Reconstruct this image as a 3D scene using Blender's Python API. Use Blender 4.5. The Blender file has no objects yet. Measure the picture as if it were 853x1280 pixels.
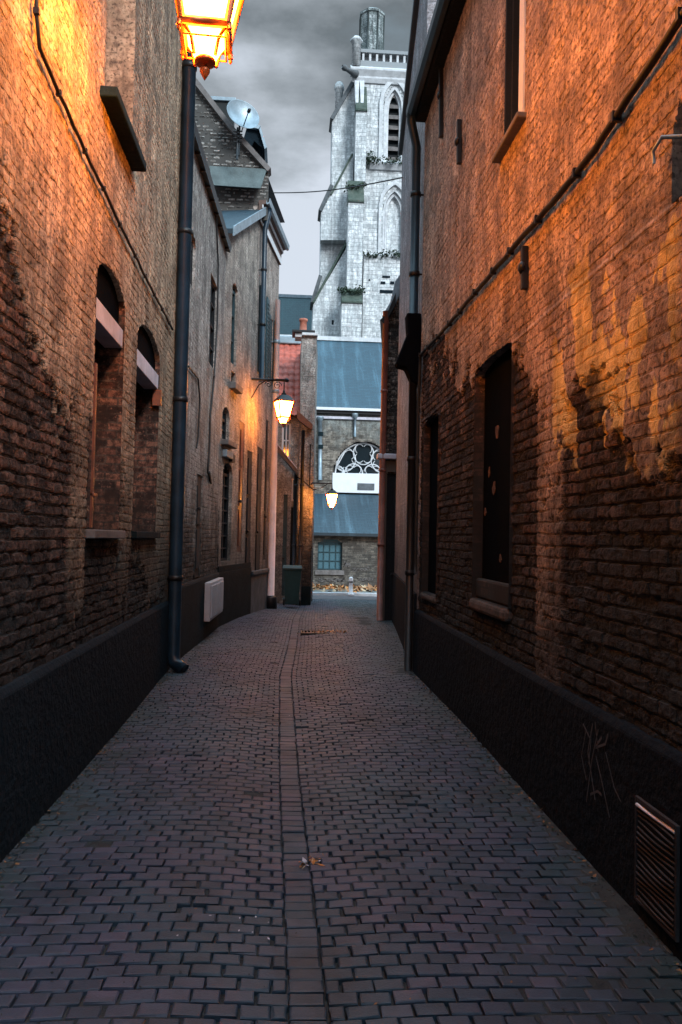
import bpy, math, random
import numpy as np
from mathutils import Vector, Matrix
random.seed(7); rng=np.random.default_rng(7)
S=bpy.context.scene; COL=S.collection
R=math.radians
# ------------------------------------------------------------------ camera geometry (survey of the place)
ROLL=R(1.2); H=1.6; F=1000.
_c,_s=math.cos(ROLL),math.sin(ROLL)
_a=-68.5*_c+32*_s; _b=-68.5*_s-32*_c
YAW=math.atan(-_a/F); PIT=math.atan(-_b/math.hypot(F,_a))
FW=Vector((math.sin(YAW)*math.cos(PIT),math.cos(YAW)*math.cos(PIT),math.sin(PIT)))
R0=Vector((math.cos(YAW),-math.sin(YAW),0)); U0=R0.cross(FW)
RT=_c*R0+_s*U0; UP=_c*U0-_s*R0
def ray(px,py): return F*FW+(px-426.5)*RT+(640-py)*UP
def at(px,py,Y):
    d=ray(px,py); t=Y/d.y; return Vector((d.x*t,Y,H+d.z*t))
def gz(y):
    "height of the ground down the alley"
    if y<14: return 0.
    if y<18: return -.03*(y-14)**2/8
    return -.06-.03*(y-18) if y<24 else -.24-.028*(y-24)
# ------------------------------------------------------------------ mesh builder
class MB:
    def __init__(s): s.v=[];s.f=[];s.uv=[];s.m=[];s.sm=[];s.big=[]
    def add(s,vs,fs,mi=0,uv=None,smooth=False):
        o=len(s.v); s.v+=[tuple(v) for v in vs]
        s.uv+= [tuple(u) for u in uv] if uv is not None else [(0.,0.)]*len(vs)
        for f in fs: s.f.append([i+o for i in f]); s.m.append(mi); s.sm.append(smooth)
        return s
    def box(s,a,b,mi=0):
        x0,y0,z0=a;x1,y1,z1=b
        return s.add([(x0,y0,z0),(x1,y0,z0),(x1,y1,z0),(x0,y1,z0),(x0,y0,z1),(x1,y0,z1),(x1,y1,z1),(x0,y1,z1)],
          [(0,3,2,1),(4,5,6,7),(0,1,5,4),(1,2,6,5),(2,3,7,6),(3,0,4,7)],mi)
    def hexa(s,p,mi=0,uv=None):
        "8 points: bottom ring 4, top ring 4"
        return s.add(p,[(0,3,2,1),(4,5,6,7),(0,1,5,4),(1,2,6,5),(2,3,7,6),(3,0,4,7)],mi,uv)
    def prism(s,poly,d,mi=0,uv=None):
        "polygon of 3D points extruded by vector d"
        n=len(poly); d=Vector(d); P=[Vector(p) for p in poly]; Q=[p+d for p in P]
        return s.add(P+Q,[tuple(range(n))[::-1],tuple(range(n,2*n))]+[(i,(i+1)%n,n+(i+1)%n,n+i) for i in range(n)],mi,(list(uv)*2) if uv else None)
    def tube(s,pts,r,n=10,mi=0,cap=True):
        pts=[Vector(p) for p in pts]; rs=r if isinstance(r,(list,tuple)) else [r]*len(pts)
        vs=[];fs=[];up=None
        for i,p in enumerate(pts):
            t=(pts[min(i+1,len(pts)-1)]-pts[max(i-1,0)]).normalized()
            if up is None: up=Vector((0,0,1)) if abs(t.z)<.9 else Vector((1,0,0))
            a=t.cross(up).normalized(); b=a.cross(t).normalized(); up=b
            for k in range(n):
                q=2*math.pi*k/n; vs.append(p+rs[i]*(math.cos(q)*a+math.sin(q)*b))
        for i in range(len(pts)-1):
            for k in range(n): fs.append((i*n+k,i*n+(k+1)%n,(i+1)*n+(k+1)%n,(i+1)*n+k))
        if cap: fs+= [tuple(range(n)),tuple(range((len(pts)-1)*n,len(pts)*n))[::-1]]
        return s.add(vs,fs,mi,None,True)
    def lathe(s,c,prof,n=16,mi=0,ax=None,smooth=True,rot=0):
        "profile (r,h) round a vertical axis at c (or axis vector ax)"
        c=Vector(c); q=(Vector((0,0,1)).rotation_difference(Vector(ax))) if ax is not None else None
        vs=[];uv=[]
        for r,h in prof:
            for k in range(n):
                a=2*math.pi*k/n+rot; v=Vector((r*math.cos(a),r*math.sin(a),h)); uv.append((3+r*(abs(math.pi-a+rot)),c.z+h))
                if q: v=q@v
                vs.append(c+v)
        fs=[(i*n+k,i*n+(k+1)%n,(i+1)*n+(k+1)%n,(i+1)*n+k) for i in range(len(prof)-1) for k in range(n)]
        fs+=[tuple(range(n))[::-1],tuple(range((len(prof)-1)*n,len(prof)*n))]
        return s.add(vs,fs,mi,uv,smooth)
    def grid(s,P,UV,keep=None,mi=0,smooth=True):
        "P (a,b,3) array of points, UV (a,b,2); kept as a numpy block"
        s.big.append((P,UV,keep,mi,smooth)); return s
    def build(s,name,mats,parent=None,bevel=0):
        if not isinstance(mats,(list,tuple)): mats=[mats]
        V=[np.array(s.v,dtype=np.float32).reshape(-1,3)]; UVv=[np.array(s.uv,dtype=np.float32).reshape(-1,2)]
        loops=[np.array([i for f in s.f for i in f],dtype=np.int32)]; tot=[np.array([len(f) for f in s.f],dtype=np.int32)]
        MI=[np.array(s.m,dtype=np.int32)]; SM=[np.array(s.sm,dtype=bool)]; D=[np.zeros(len(s.v),np.float32)]
        off=len(s.v)
        for P,UV,keep,mi,smooth in s.big:
            a,b=P.shape[:2]; idx=np.arange(a*b).reshape(a,b)+off
            q=np.stack([idx[:-1,:-1],idx[1:,:-1],idx[1:,1:],idx[:-1,1:]],-1).reshape(-1,4)
            if keep is not None: q=q[keep.reshape(-1)]
            V.append(P.reshape(-1,3).astype(np.float32)); UVv.append(UV.reshape(-1,2).astype(np.float32))
            loops.append(q.reshape(-1).astype(np.int32)); tot.append(np.full(len(q),4,np.int32))
            MI.append(np.full(len(q),mi,np.int32)); SM.append(np.full(len(q),smooth,bool)); D.append(np.ones(a*b,np.float32)); off+=a*b
        V=np.concatenate(V);UVv=np.concatenate(UVv);loops=np.concatenate(loops);tot=np.concatenate(tot);MI=np.concatenate(MI);SM=np.concatenate(SM);D=np.concatenate(D)
        me=bpy.data.meshes.new(name); me.vertices.add(len(V)); me.vertices.foreach_set('co',V.ravel())
        me.loops.add(len(loops)); me.loops.foreach_set('vertex_index',loops)
        me.polygons.add(len(tot)); me.polygons.foreach_set('loop_start',np.concatenate([[0],np.cumsum(tot)[:-1]]).astype(np.int32)); me.polygons.foreach_set('loop_total',tot)
        me.polygons.foreach_set('material_index',MI); me.polygons.foreach_set('use_smooth',SM)
        ul=me.uv_layers.new(name='UVMap'); ul.data.foreach_set('uv',UVv[loops].ravel())
        at_=me.attributes.new('relief','FLOAT','POINT'); at_.data.foreach_set('value',D)
        for m in mats: me.materials.append(m)
        me.update(); me.validate()
        o=bpy.data.objects.new(name,me); COL.objects.link(o)
        if parent is not None:
            o.parent=parent
            M=Matrix.Translation(-parent.location) if parent.parent is None else Matrix.Identity(4)
            o.matrix_parent_inverse=M
        if bevel:
            b=o.modifiers.new('Bevel','BEVEL'); b.width=bevel; b.segments=2; b.limit_method='ANGLE'; b.angle_limit=R(40)
        return o
def tag(o,label,cat=None,group=None,kind=None):
    if label: o['label']=label
    if cat: o['category']=cat
    if group: o['group']=group
    if kind: o['kind']=kind
    return o
def thing(name,loc,label,cat,group=None):
    o=bpy.data.objects.new(name,None); o.location=loc; o.empty_display_size=.1; COL.objects.link(o); return tag(o,label,cat,group)
# ------------------------------------------------------------------ node helper
class N:
    def __init__(s,name,disp=None):
        s.m=bpy.data.materials.new(name); s.m.use_nodes=True; s.t=s.m.node_tree; s.t.nodes.clear()
        s.out=s.n('ShaderNodeOutputMaterial'); s.b=s.n('ShaderNodeBsdfPrincipled'); s.l(s.b.outputs[0],s.out.inputs[0])
    def n(s,t,**k):
        x=s.t.nodes.new(t)
        for a,b in k.items(): setattr(x,a,b)
        return x
    def l(s,a,b): s.t.links.new(a,b)
    def put(s,v,sock):
        if isinstance(v,bpy.types.NodeSocket): s.l(v,sock)
        else:
            if isinstance(v,(tuple,list)) and len(v)==3 and sock.type=='RGBA': v=(*v,1)
            sock.default_value=v
    def math(s,op,a,b=0.,c=None,clamp=False):
        x=s.n('ShaderNodeMath',operation=op,use_clamp=clamp); s.put(a,x.inputs[0]); s.put(b,x.inputs[1])
        if c is not None: s.put(c,x.inputs[2])
        return x.outputs[0]
    def mix(s,f,a,b,mode='MIX'):
        x=s.n('ShaderNodeMix',data_type='RGBA',blend_type=mode); s.put(f,x.inputs[0]); s.put(a,x.inputs[6]); s.put(b,x.inputs[7]); return x.outputs[2]
    def mixf(s,f,a,b):
        x=s.n('ShaderNodeMix',data_type='FLOAT'); s.put(f,x.inputs[0]); s.put(a,x.inputs[2]); s.put(b,x.inputs[3]); return x.outputs[0]
    def step(s,v,a,b,lo=0.,hi=1.):
        x=s.n('ShaderNodeMapRange',interpolation_type='SMOOTHSTEP'); s.put(v,x.inputs[0]); s.put(a,x.inputs[1]); s.put(b,x.inputs[2]); s.put(lo,x.inputs[3]); s.put(hi,x.inputs[4]); return x.outputs[0]
    def ramp(s,v,stops):
        x=s.n('ShaderNodeValToRGB'); e=x.color_ramp.elements
        while len(e)<len(stops): e.new(.5)
        for q,(p,c) in zip(e,stops): q.position=p; q.color=(*c,1) if len(c)==3 else c
        s.put(v,x.inputs[0]); return x.outputs[0]
    def vec(s,v,scale=(1,1,1),loc=(0,0,0),rot=(0,0,0)):
        x=s.n('ShaderNodeMapping'); s.put(v,x.inputs[0]); x.inputs[1].default_value=loc; x.inputs[2].default_value=rot; x.inputs[3].default_value=scale; return x.outputs[0]
    def noise(s,v,scale,detail=4,rough=.55,col=False):
        x=s.n('ShaderNodeTexNoise'); s.put(v,x.inputs['Vector']); x.inputs['Scale'].default_value=scale; x.inputs['Detail'].default_value=detail; x.inputs['Roughness'].default_value=rough
        return x.outputs[1] if col else x.outputs[0]
    def coord(s,k='UV'): return s.n('ShaderNodeTexCoord').outputs[k]
    def bump(s,h,strength=.5,dist=.02):
        x=s.n('ShaderNodeBump'); x.inputs['Strength'].default_value=strength; x.inputs['Distance'].default_value=dist; s.l(h,x.inputs['Height']); s.l(x.outputs[0],s.b.inputs['Normal'])
    def displace(s,h,mid,scale):
        at_=s.n('ShaderNodeAttribute',attribute_name='relief'); 
        d=s.n('ShaderNodeDisplacement'); d.inputs['Midlevel'].default_value=0; d.inputs['Scale'].default_value=scale
        s.l(s.math('MULTIPLY',s.math('SUBTRACT',h,mid),at_.outputs['Fac']),d.inputs['Height']); s.l(d.outputs[0],s.out.inputs[2]); s.m.displacement_method='BOTH'
    def set(s,**k):
        for a,v in k.items():
            s.put(v,s.b.inputs[{'color':'Base Color','rough':'Roughness','metal':'Metallic','spec':'Specular IOR Level','emit':'Emission Color','estr':'Emission Strength'}[a]])
        return s
def plain(name,c,rough=.7,metal=0.,var=.25,scale=6.,bump=.3,dist=.004,c2=None,spec=.4):
    n=N(name); co=n.coord('Object'); a=n.noise(co,scale,6,.6); b=n.noise(co,scale*8,4,.6)
    f=n.step(a,.3,.7); c2=c2 or tuple(x*(1-var*1.6) for x in c)
    col=n.mix(f,c,c2); col=n.mix(n.math('MULTIPLY',b,.35),col,tuple(x*.6 for x in c))
    n.set(color=col,rough=n.mixf(b,rough-.1,min(1,rough+.12)),metal=metal,spec=spec); n.bump(n.math('ADD',a,b),bump,dist); return n.m
def emission(name,c,st):
    n=N(name); n.set(color=(.8,.8,.8),emit=c,estr=st,rough=.4); return n.m
def brickmat(name,pal,mortar,bw=.175,bh=.068,ms=.009,plaster=((.4,.32,.25),(.28,.2,.15)),pz=99.,pf=.4,pn=1.4,lit_bands=(),soot_shade=(),disp=.016,ero=.5,streak=.5,tint=None,fine=1.,bias=0.,spl=0.,blot=.85,paint=(),foot_dark=.75,mot=.8,pslope=0.,warp=.04):
    """weathered brick with a worn coat of limewash above height pz. bands: (s0,s1,z0,z1) lamplight stripes painted in as paler limewash; soot: smoke-stained bricks, and areas simply painted darker."""
    n=N(name); uv=n.coord('UV'); sx=n.n('ShaderNodeSeparateXYZ'); n.l(uv,sx.inputs[0]); s_,z_=sx.outputs[0],sx.outputs[1]
    w=n.noise(uv,5,3,.6,True); wv=n.n('ShaderNodeVectorMath',operation='SCALE'); 
    w2=n.n('ShaderNodeVectorMath',operation='SUBTRACT'); n.l(w,w2.inputs[0]); w2.inputs[1].default_value=(.5,.5,.5)
    n.l(w2.outputs[0],wv.inputs[0]); wv.inputs['Scale'].default_value=warp
    ad=n.n('ShaderNodeVectorMath',operation='ADD'); n.l(uv,ad.inputs[0]); n.l(wv.outputs[0],ad.inputs[1]); wuv=ad.outputs[0]
    b=n.n('ShaderNodeTexBrick'); n.l(wuv,b.inputs['Vector']); b.offset=.5
    b.inputs['Color1'].default_value=(0,0,0,1); b.inputs['Color2'].default_value=(1,1,1,1); b.inputs['Mortar'].default_value=(.4,.4,.4,1)
    for k,v in (('Scale',1.),('Mortar Size',ms),('Mortar Smooth',.35),('Brick Width',bw),('Row Height',bh),('Bias',0.)): b.inputs[k].default_value=v
    rnd,fac=b.outputs[0],b.outputs[1]
    n1=n.noise(uv,55*fine,5,.7); n2=n.noise(uv,9*fine,5,.65); n3=n.noise(uv,1.1,5,.6); n5=n.noise(n.vec(uv,loc=(7,3,0)),3.2,5,.6)
    ns=n.noise(n.vec(uv,(3.2,.5,1)),1.6,5,.65)
    tone=n.math('ADD',n.math('MULTIPLY',rnd,.55),n.math('ADD',n.math('MULTIPLY',n1,.3),n.math('MULTIPLY',n2,.3)))
    bc=n.ramp(tone,[(.15,pal[0]),(.42,pal[1]),(.62,pal[2]),(.9,pal[3])])
    er=n.step(n.math('ADD',n.math('MULTIPLY',n2,.6),n.math('MULTIPLY',rnd,.4)),.62-ero*.12,.40-ero*.12) # eroded bricks
    er=n.math('MULTIPLY',er,ero)
    mm=n.math('MAXIMUM',fac,0.)
    body=n.mix(mm,bc,n.mix(n2,mortar,tuple(x*.45 for x in mortar)))
    body=n.mix(n.math('MULTIPLY',er,.75),body,tuple(x*.35 for x in pal[0]))
    hb=n.math('SUBTRACT',n.math('ADD',n.math('MULTIPLY',n.math('SUBTRACT',1.,fac),.62),n.math('ADD',n.math('MULTIPLY',n1,.22),n.math('MULTIPLY',rnd,.14))),n.math('MULTIPLY',er,.55))
    mo=n.noise(uv,19*fine,6,.7); mo2=n.step(mo,.60,.40,0,mot); body=n.mix(mo2,body,tuple(x*.22 for x in pal[0])); hb=n.math('SUBTRACT',hb,n.math('MULTIPLY',mo2,.35))
    body=n.mix(n.math('MULTIPLY',n.step(n.noise(n.vec(uv,loc=(5,5,0)),26*fine,5,.7),.55,.66,0,.75*mot),n.math('SUBTRACT',1.,fac)),body,tuple(min(1,x*1.35) for x in pal[3]))
    # limewash mask
    pm=n.math('ADD',n.math('SUBTRACT',n.math('SUBTRACT',z_,pz),n.math('MULTIPLY',n.math('SUBTRACT',s_,7.),pslope)),n.math('ADD',n.math('MULTIPLY',n.math('SUBTRACT',n3,.5),pn*2),n.math('ADD',n.math('MULTIPLY',n.math('SUBTRACT',n5,.5),pn),n.math('MULTIPLY',n.math('SUBTRACT',n2,.5),pn*.7))))
    pm=n.step(pm,-pf,pf)
    if spl:
        q=n.step(n5,.54,.6,0,spl); pm=n.math('MAXIMUM',pm,q)
    jit=n.math('MULTIPLY',n.math('SUBTRACT',n2,.5),.35)
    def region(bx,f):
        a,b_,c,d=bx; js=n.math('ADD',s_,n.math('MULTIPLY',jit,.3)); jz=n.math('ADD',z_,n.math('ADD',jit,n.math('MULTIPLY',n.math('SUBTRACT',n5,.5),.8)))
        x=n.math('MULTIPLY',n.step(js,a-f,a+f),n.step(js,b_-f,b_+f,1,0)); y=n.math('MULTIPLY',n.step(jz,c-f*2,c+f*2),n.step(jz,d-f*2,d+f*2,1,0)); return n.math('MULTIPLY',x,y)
    for bx in lit_bands: pm=n.math('MAXIMUM',pm,n.math('MULTIPLY',region(bx,.035),n.step(n2,.3,.5,.45,.95)))  # stripes of lamplight put into the wash mask
    st=n.noise(n.vec(uv,(17,11,1),rot=(0,0,.6)),1.,5,.62)
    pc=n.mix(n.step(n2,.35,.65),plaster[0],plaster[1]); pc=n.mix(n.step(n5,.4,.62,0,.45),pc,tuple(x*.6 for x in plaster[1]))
    pc=n.mix(n.step(n.noise(n.vec(uv,loc=(1,8,0)),1.7,6,.6),.5,.64,0,.55),pc,tuple(min(.85,x*1.35) for x in plaster[0]))
    pc=n.mix(n.step(st,.5,.33,0,.7),pc,tuple(x*.3 for x in plaster[1]))
    pc=n.mix(n.step(mo,.54,.42,0,.8*mot),pc,tuple(a*.35+b*.65 for a,b in zip(plaster[1],pal[1])))
    pc=n.mix(n.math('MULTIPLY',fac,n.step(n5,.36,.6,.55,.05)),pc,tuple(x*.4 for x in plaster[1]))
    pit=n.noise(uv,38*fine,3,.6); pc=n.mix(n.step(pit,.45,.36,0,.85*min(1,mot+.2)),pc,tuple(x*.22 for x in plaster[1]))
    hp=n.math('ADD',n.math('ADD',.45,n.math('ADD',n.math('MULTIPLY',st,.6),n.math('MULTIPLY',mo,.45))),n.math('SUBTRACT',n.math('ADD',n.math('MULTIPLY',n1,.12),n.math('MULTIPLY',n2,.4)),n.math('MULTIPLY',fac,n.step(n5,.36,.6,.42,.06))))
    col=n.mix(pm,body,pc); h=n.mixf(pm,hb,hp)
    for bx in soot_shade: col=n.mix(n.math('MULTIPLY',region(bx,.3),n.step(n5,.3,.62,.9,.45)),col,(.012,.012,.014))
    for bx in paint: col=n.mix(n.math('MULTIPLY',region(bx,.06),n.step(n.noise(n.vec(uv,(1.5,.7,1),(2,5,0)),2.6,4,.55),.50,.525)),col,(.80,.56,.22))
    col=n.mix(n.step(n.math('ADD',z_,n.math('MULTIPLY',n.math('SUBTRACT',n3,.5),2.2)),2.7,.95,0,foot_dark),col,(.012,.018,.021))  # darkens the wall towards its foot, with a noisy edge
    g=n.step(ns,.38,.62,1-streak,1.); col=n.mix(1.,col,n.mix(g,(.25,.24,.25),(1,1,1)),'MULTIPLY')
    if tint: col=n.mix(1.,col,tint,'MULTIPLY')
    bl_=n.noise(n.vec(uv,loc=(3,9,0)),2.1,6,.7); col=n.mix(n.math('MULTIPLY',n.step(bl_,.47,.62,0,blot),n.math('SUBTRACT',1.,n.math('MULTIPLY',pm,.45))),col,tuple(x*.5 for x in pal[0]))
    n.set(color=col,rough=n.mixf(pm,.85,.8),spec=.3)
    n.displace(h,1.25,disp)
    return n.m
# ------------------------------------------------------------------ walls with openings
class Wall:
    def __init__(s,A,B,side=1):
        s.A=Vector((*A,0)); s.B=Vector((*B,0)); s.L=(s.B-s.A).length; s.t=(s.B-s.A)/s.L; s.n=Vector((s.t.y,-s.t.x,0))*side; s.side=side
    def P(s,u,z,o=0.): p=s.A+s.t*u+s.n*o; return Vector((p.x,p.y,z))
    def hit(s,px,py,o=0.):
        d=ray(px,py); q=s.A+s.n*o; c=Vector((0,0,H)); t=(q-c).dot(s.n)/d.dot(s.n); p=c+d*t; return ((p-s.A).dot(s.t),p.z)
    def op(s,pxl,pxr,pt,pb,ref=None,**k):
        "opening from its outline seen from the alley mouth: left/right edges, top and bottom heights measured at the edge pxl"
        a,_=s.hit(pxl,pb); b,_=s.hit(pxr,pb); zt=s.hit(ref or pxl,pt)[1]; zb=s.hit(ref or pxl,pb)[1]
        return dict(s0=min(a,b),s1=max(a,b),z0=zb,z1=zt,**k)
def outline(o,n=14,sh=0.):
    s0,s1,z0,z1=o['s0']+sh,o['s1']-sh,o['z0']+sh,o['z1']-sh; r=o.get('arch',0)
    if not r: return [(s0,z0),(s0,z1),(s1,z1),(s1,z0)]
    c=(s0+s1)/2; hw=(s1-s0)/2; pts=[(s0,z0)]
    for k in range(n+1):
        a=math.pi*(1-k/n)
        if o.get('gothic'):
            u=-1+2*k/n; zz=math.sqrt(max(0,4-(1+abs(u))**2))/math.sqrt(3); pts.append((c+hw*u,z1-r+r*zz))
        else: pts.append((c+hw*math.cos(a),z1-r+r*math.sin(a)))
    pts.append((s1,z0)); return pts
def lines(a,b,d,extra):
    g=list(np.arange(a,b,d))+[b]; ex=[e for e in extra if a<e<b]
    g=[x for x in g if all(abs(x-e)>d*.45 for e in ex) or x in (a,b)]
    return np.array(sorted(set(g+ex)))
def front(mb,W,s0,s1,z0,z1,ops=(),ds=.03,dz=.02,fine=None,top=None,mi=0):
    es=[];ez=[]
    for o in ops: es+=[o['s0'],o['s1']]; ez+=[o['z0'],o['z1']-o.get('arch',0)]
    if fine is not None and fine>s0: sl=np.concatenate([np.arange(s0,fine,.3),lines(fine,s1,ds,es)])
    else: sl=lines(s0,s1,ds,es)
    zl=lines(z0,z1,dz,ez); sc=(sl[1:]+sl[:-1])/2; zc=(zl[1:]+zl[:-1])/2
    SS,ZZ=np.meshgrid(sc,zc,indexing='ij'); keep=np.ones(SS.shape,bool)
    jag=np.sin(ZZ*93)*np.sin(SS*71)
    for o in ops:
        ins=(SS>o['s0'])&(SS<o['s1'])&(ZZ>o['z0'])&(ZZ<o['z1']); r=o.get('arch',0)
        if r:
            c=(o['s0']+o['s1'])/2; hw=(o['s1']-o['s0'])/2; q=np.clip(1-((SS-c)/hw)**2,0,1)
            zz=np.sqrt(q) if not o.get('gothic') else np.sqrt(np.clip(4-(1+np.abs((SS-c)/hw))**2,0,3))/math.sqrt(3)
            ins&= ZZ < o['z1']-r+r*zz-dz*.9+jag*dz*.6
        keep&=~ins
    if top is not None: keep&= ZZ<top(SS)
    G,Z=np.meshgrid(sl,zl,indexing='ij')
    P=np.stack([W.A.x+W.t.x*G,W.A.y+W.t.y*G,Z],-1); UV=np.stack([G,Z],-1)
    if W.side<0: P,UV,keep=P[::-1],UV[::-1],keep[::-1]
    mb.grid(P,UV,keep,mi)
    for o in ops:
        d=o.get('depth',.25); pts=outline(o); ring=pts+[pts[0]]; nd=max(2,int(d/.06))
        acc=0
        for (a,b),(c,e) in zip(ring[:-1],ring[1:]):
            l=math.hypot(c-a,e-b); m=max(1,int(l/.08)); vs=[];uv=[];fs=[]
            vert=abs(e-b)>abs(c-a)
            for i in range(m+1):
                f=i/m; u=a+(c-a)*f; z=b+(e-b)*f
                for j in range(nd+1):
                    oo=d*j/nd; vs.append(W.P(u,z,-oo)); uv.append((u+oo-(6.37 if W.side>0 and W.L>8 else 0),z) if vert else (u,z+oo))
            for i in range(m):
                for j in range(nd):
                    q=(i*(nd+1)+j,(i+1)*(nd+1)+j,(i+1)*(nd+1)+j+1,i*(nd+1)+j+1); fs.append(q if W.side>0 else q[::-1])
            mb.add(vs,fs,mi,uv)
def close(mb,W,s0,s1,z0,z1,back,mi=0,cut=None):
    "closes a wall into a building: end walls, back wall and top, from the front plane to the depth back"
    p=[W.P(s0,z0),W.P(s1,z0),W.P(s1,z0,-back),W.P(s0,z0,-back)]; q=[Vector((v.x,v.y,z1)) for v in p]
    u=[0,W.L,W.L+back,-back]
    uv=[(a,z0) for a in u]+[(a,z1) for a in u]
    mb.add(p+q,[(1,2,6,5),(2,3,7,6),(3,0,4,7),(4,5,6,7)],mi,uv)
def bar(mb,W,u0,u1,z0,z1,o0,o1,mi=0,uv=False):
    p=[W.P(u0,z0,o0),W.P(u1,z0,o0),W.P(u1,z0,o1),W.P(u0,z0,o1)]; q=[Vector((v.x,v.y,z1)) for v in p]
    mb.hexa(p+q,mi,[(u0,z0),(u1,z0),(u1+.1,z0),(u0-.1,z0),(u0,z1),(u1,z1),(u1+.1,z1),(u0-.1,z1)] if uv else None)
def profile(mb,W,u0,u1,prof,mi=0):
    "a moulding: profile of (out,z) points run along the wall"
    mb.prism([W.P(u0,z,o) for o,z in prof],W.t*(u1-u0),mi)
def window(W,o,parent,frame_m,pane_m,bars=(1,2),fw=.05,name='window',inset=None,pane='pane'):
    d=inset if inset is not None else o.get('depth',.25)-.04; s0,s1,z0,z1=o['s0'],o['s1'],o['z0'],o['z1']; m=MB(); zs=z1-o.get('arch',0)
    bar(m,W,s0,s0+fw,z0,z1,-d-.04,-d); bar(m,W,s1-fw,s1,z0,z1,-d-.04,-d)
    bar(m,W,s0+fw,s1-fw,z0,z0+fw,-d-.04,-d); bar(m,W,s0+fw,s1-fw,zs-fw,zs,-d-.04,-d)
    for k in range(bars[0]): c=s0+(s1-s0)*(k+1)/(bars[0]+1); bar(m,W,c-.018,c+.018,z0+fw,zs-fw,-d-.034,-d-.004)
    for k in range(bars[1]): c=z0+(zs-z0)*(k+1)/(bars[1]+1); bar(m,W,s0+fw,s1-fw,c-.014,c+.014,-d-.032,-d-.006)
    f=m.build(name,frame_m,parent); g=MB(); bar(g,W,s0-.02,s1+.02,z0-.02,z1+.02,-d-.06,-d-.045); g.build(pane,pane_m,f); return f
def door(W,o,parent,m_,hm,panels=3,d=.12,name='door'):
    s0,s1,z0,z1=o['s0'],o['s1'],o['z0'],o['z1']; m=MB(); bar(m,W,s0-.01,s1+.01,z0,z1+.01,-d-.05,-d)
    for k in range(panels):
        a=z0+.12+(z1-z0-.2)*k/panels; b=z0+.04+(z1-z0-.2)*(k+1)/panels
        bar(m,W,s0+.12,s1-.12,a,b,-d-.001,-d+.018)
    f=m.build(name,m_,parent,.004); h=MB(); h.lathe(W.P(s0+.08,z0+1.0,-d),[(.012,0),(.012,.03),(.03,.04),(.03,.06),(.01,.07)],10,0,W.n); h.build('handle',hm,f); return f
def downpipe(name,path,r,mat,label,brk=(),group=None,hopper=None,bm=None):
    p=[Vector(x) for x in path]; t=thing(name,(p[-1].x,p[-1].y,min(q.z for q in p)),label,'downpipe',group)
    m=MB(); m.tube(p,r,14); zt,zb=p[0].z,p[-1].z
    m.build('pipe',mat,t)
    for z,W,u in brk:
        b=MB(); c=p[0].lerp(p[-1],0) 
        k=min(range(len(p)-1),key=lambda i:0 if (p[i].z-z)*(p[i+1].z-z)<=0 else 1); f=(p[k].z-z)/((p[k].z-p[k+1].z) or 1); c=p[k].lerp(p[k+1],f)
        b.lathe(c-Vector((0,0,.03)),[(r+.001,0),(r+.012,.003),(r+.012,.057),(r+.001,.06)],14)
        q=c-W.n*.12; b.tube([c-W.n*r,q],.012,6); b.build('bracket',bm or mat,t)
    if hopper:
        h=MB(); h.lathe((p[0].x,p[0].y,p[0].z-.05),[(r+.01,0),(r+.03,.06),(r+.11,.22),(r+.12,.3),(r+.09,.3)],4,0,None,False,R(45)); h.build('hopper',bm or mat,t)
    return t
# ------------------------------------------------------------------ materials
M={}
RED=[(.03,.02,.018),(.10,.048,.036),(.17,.082,.058),(.30,.17,.12)]
M['brickA']=brickmat('weathered_red_brick',RED,(.15,.12,.1),pz=2.75,pf=.13,pn=1.3,pslope=-.38,foot_dark=.85,soot_shade=[(8.66,9.62,.9,1.56),(10.24,11.5,.9,1.56)],plaster=((.58,.44,.31),(.42,.30,.20)),  # dark patches drawn in place of recessed panels under the sills
    lit_bands=[(8.2,8.62,1.0,3.6),(9.75,10.15,1.0,5.0),(11.6,12.2,1.0,4.5)],disp=.025,ero=.9,streak=.55)  # pale stripes paint the lamplight between the lantern bars' shadows
GREY=[(.05,.045,.045),(.16,.12,.10),(.27,.21,.18),(.42,.35,.3)]
M['brickB']=brickmat('grey_washed_brick',GREY,(.3,.26,.22),pz=1.6,pf=1.2,pn=2.4,plaster=((.50,.47,.44),(.34,.32,.30)),disp=.02,ero=.9,streak=.6)
M['brickC']=brickmat('buff_washed_brick',GREY,(.3,.26,.22),pz=-3,foot_dark=.5,plaster=((.56,.49,.43),(.42,.36,.31)),disp=.012,ero=.6,streak=.5)
M['brickD']=brickmat('cream_render_over_brick',RED,(.2,.17,.15),pz=-3,foot_dark=.5,plaster=((.50,.43,.38),(.40,.33,.29)),disp=.008,ero=.4,streak=.4)
M['gable']=brickmat('patched_gable_masonry',[(.05,.05,.05),(.17,.16,.15),(.34,.32,.30),(.65,.63,.6)],(.14,.13,.12),bw=.17,bh=.075,ms=.022,disp=.06,ero=1.,streak=.2,blot=.35,mot=.45,foot_dark=0.)
M['brickR']=brickmat('orange_washed_old_brick',[(.022,.016,.015),(.075,.038,.030),(.15,.075,.055),(.30,.17,.12)],(.05,.038,.033),foot_dark=.85,pz=2.25,pf=.06,pn=1.1,pslope=.3,paint=[(6.2,7.75,2.0,3.2)],bh=.072,warp=.03,
    plaster=((.62,.45,.34),(.44,.31,.24)),lit_bands=[(7.58,8.06,.6,3.4)],soot_shade=[(3.,7.5,.3,2.1),(9.7,11.3,.3,2.7),(8.25,9.98,.3,3.02),(12.1,12.8,.3,2.7)],disp=.025,ero=1.,streak=.5)  # pale band paints a lamplight stripe; one dark area paints the niche jambs dark
M['brickR2']=brickmat('grey_rough_render',GREY,(.2,.18,.16),pz=-2,plaster=((.42,.40,.42),(.31,.29,.31)),disp=.012,streak=.5,foot_dark=.5)
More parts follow.
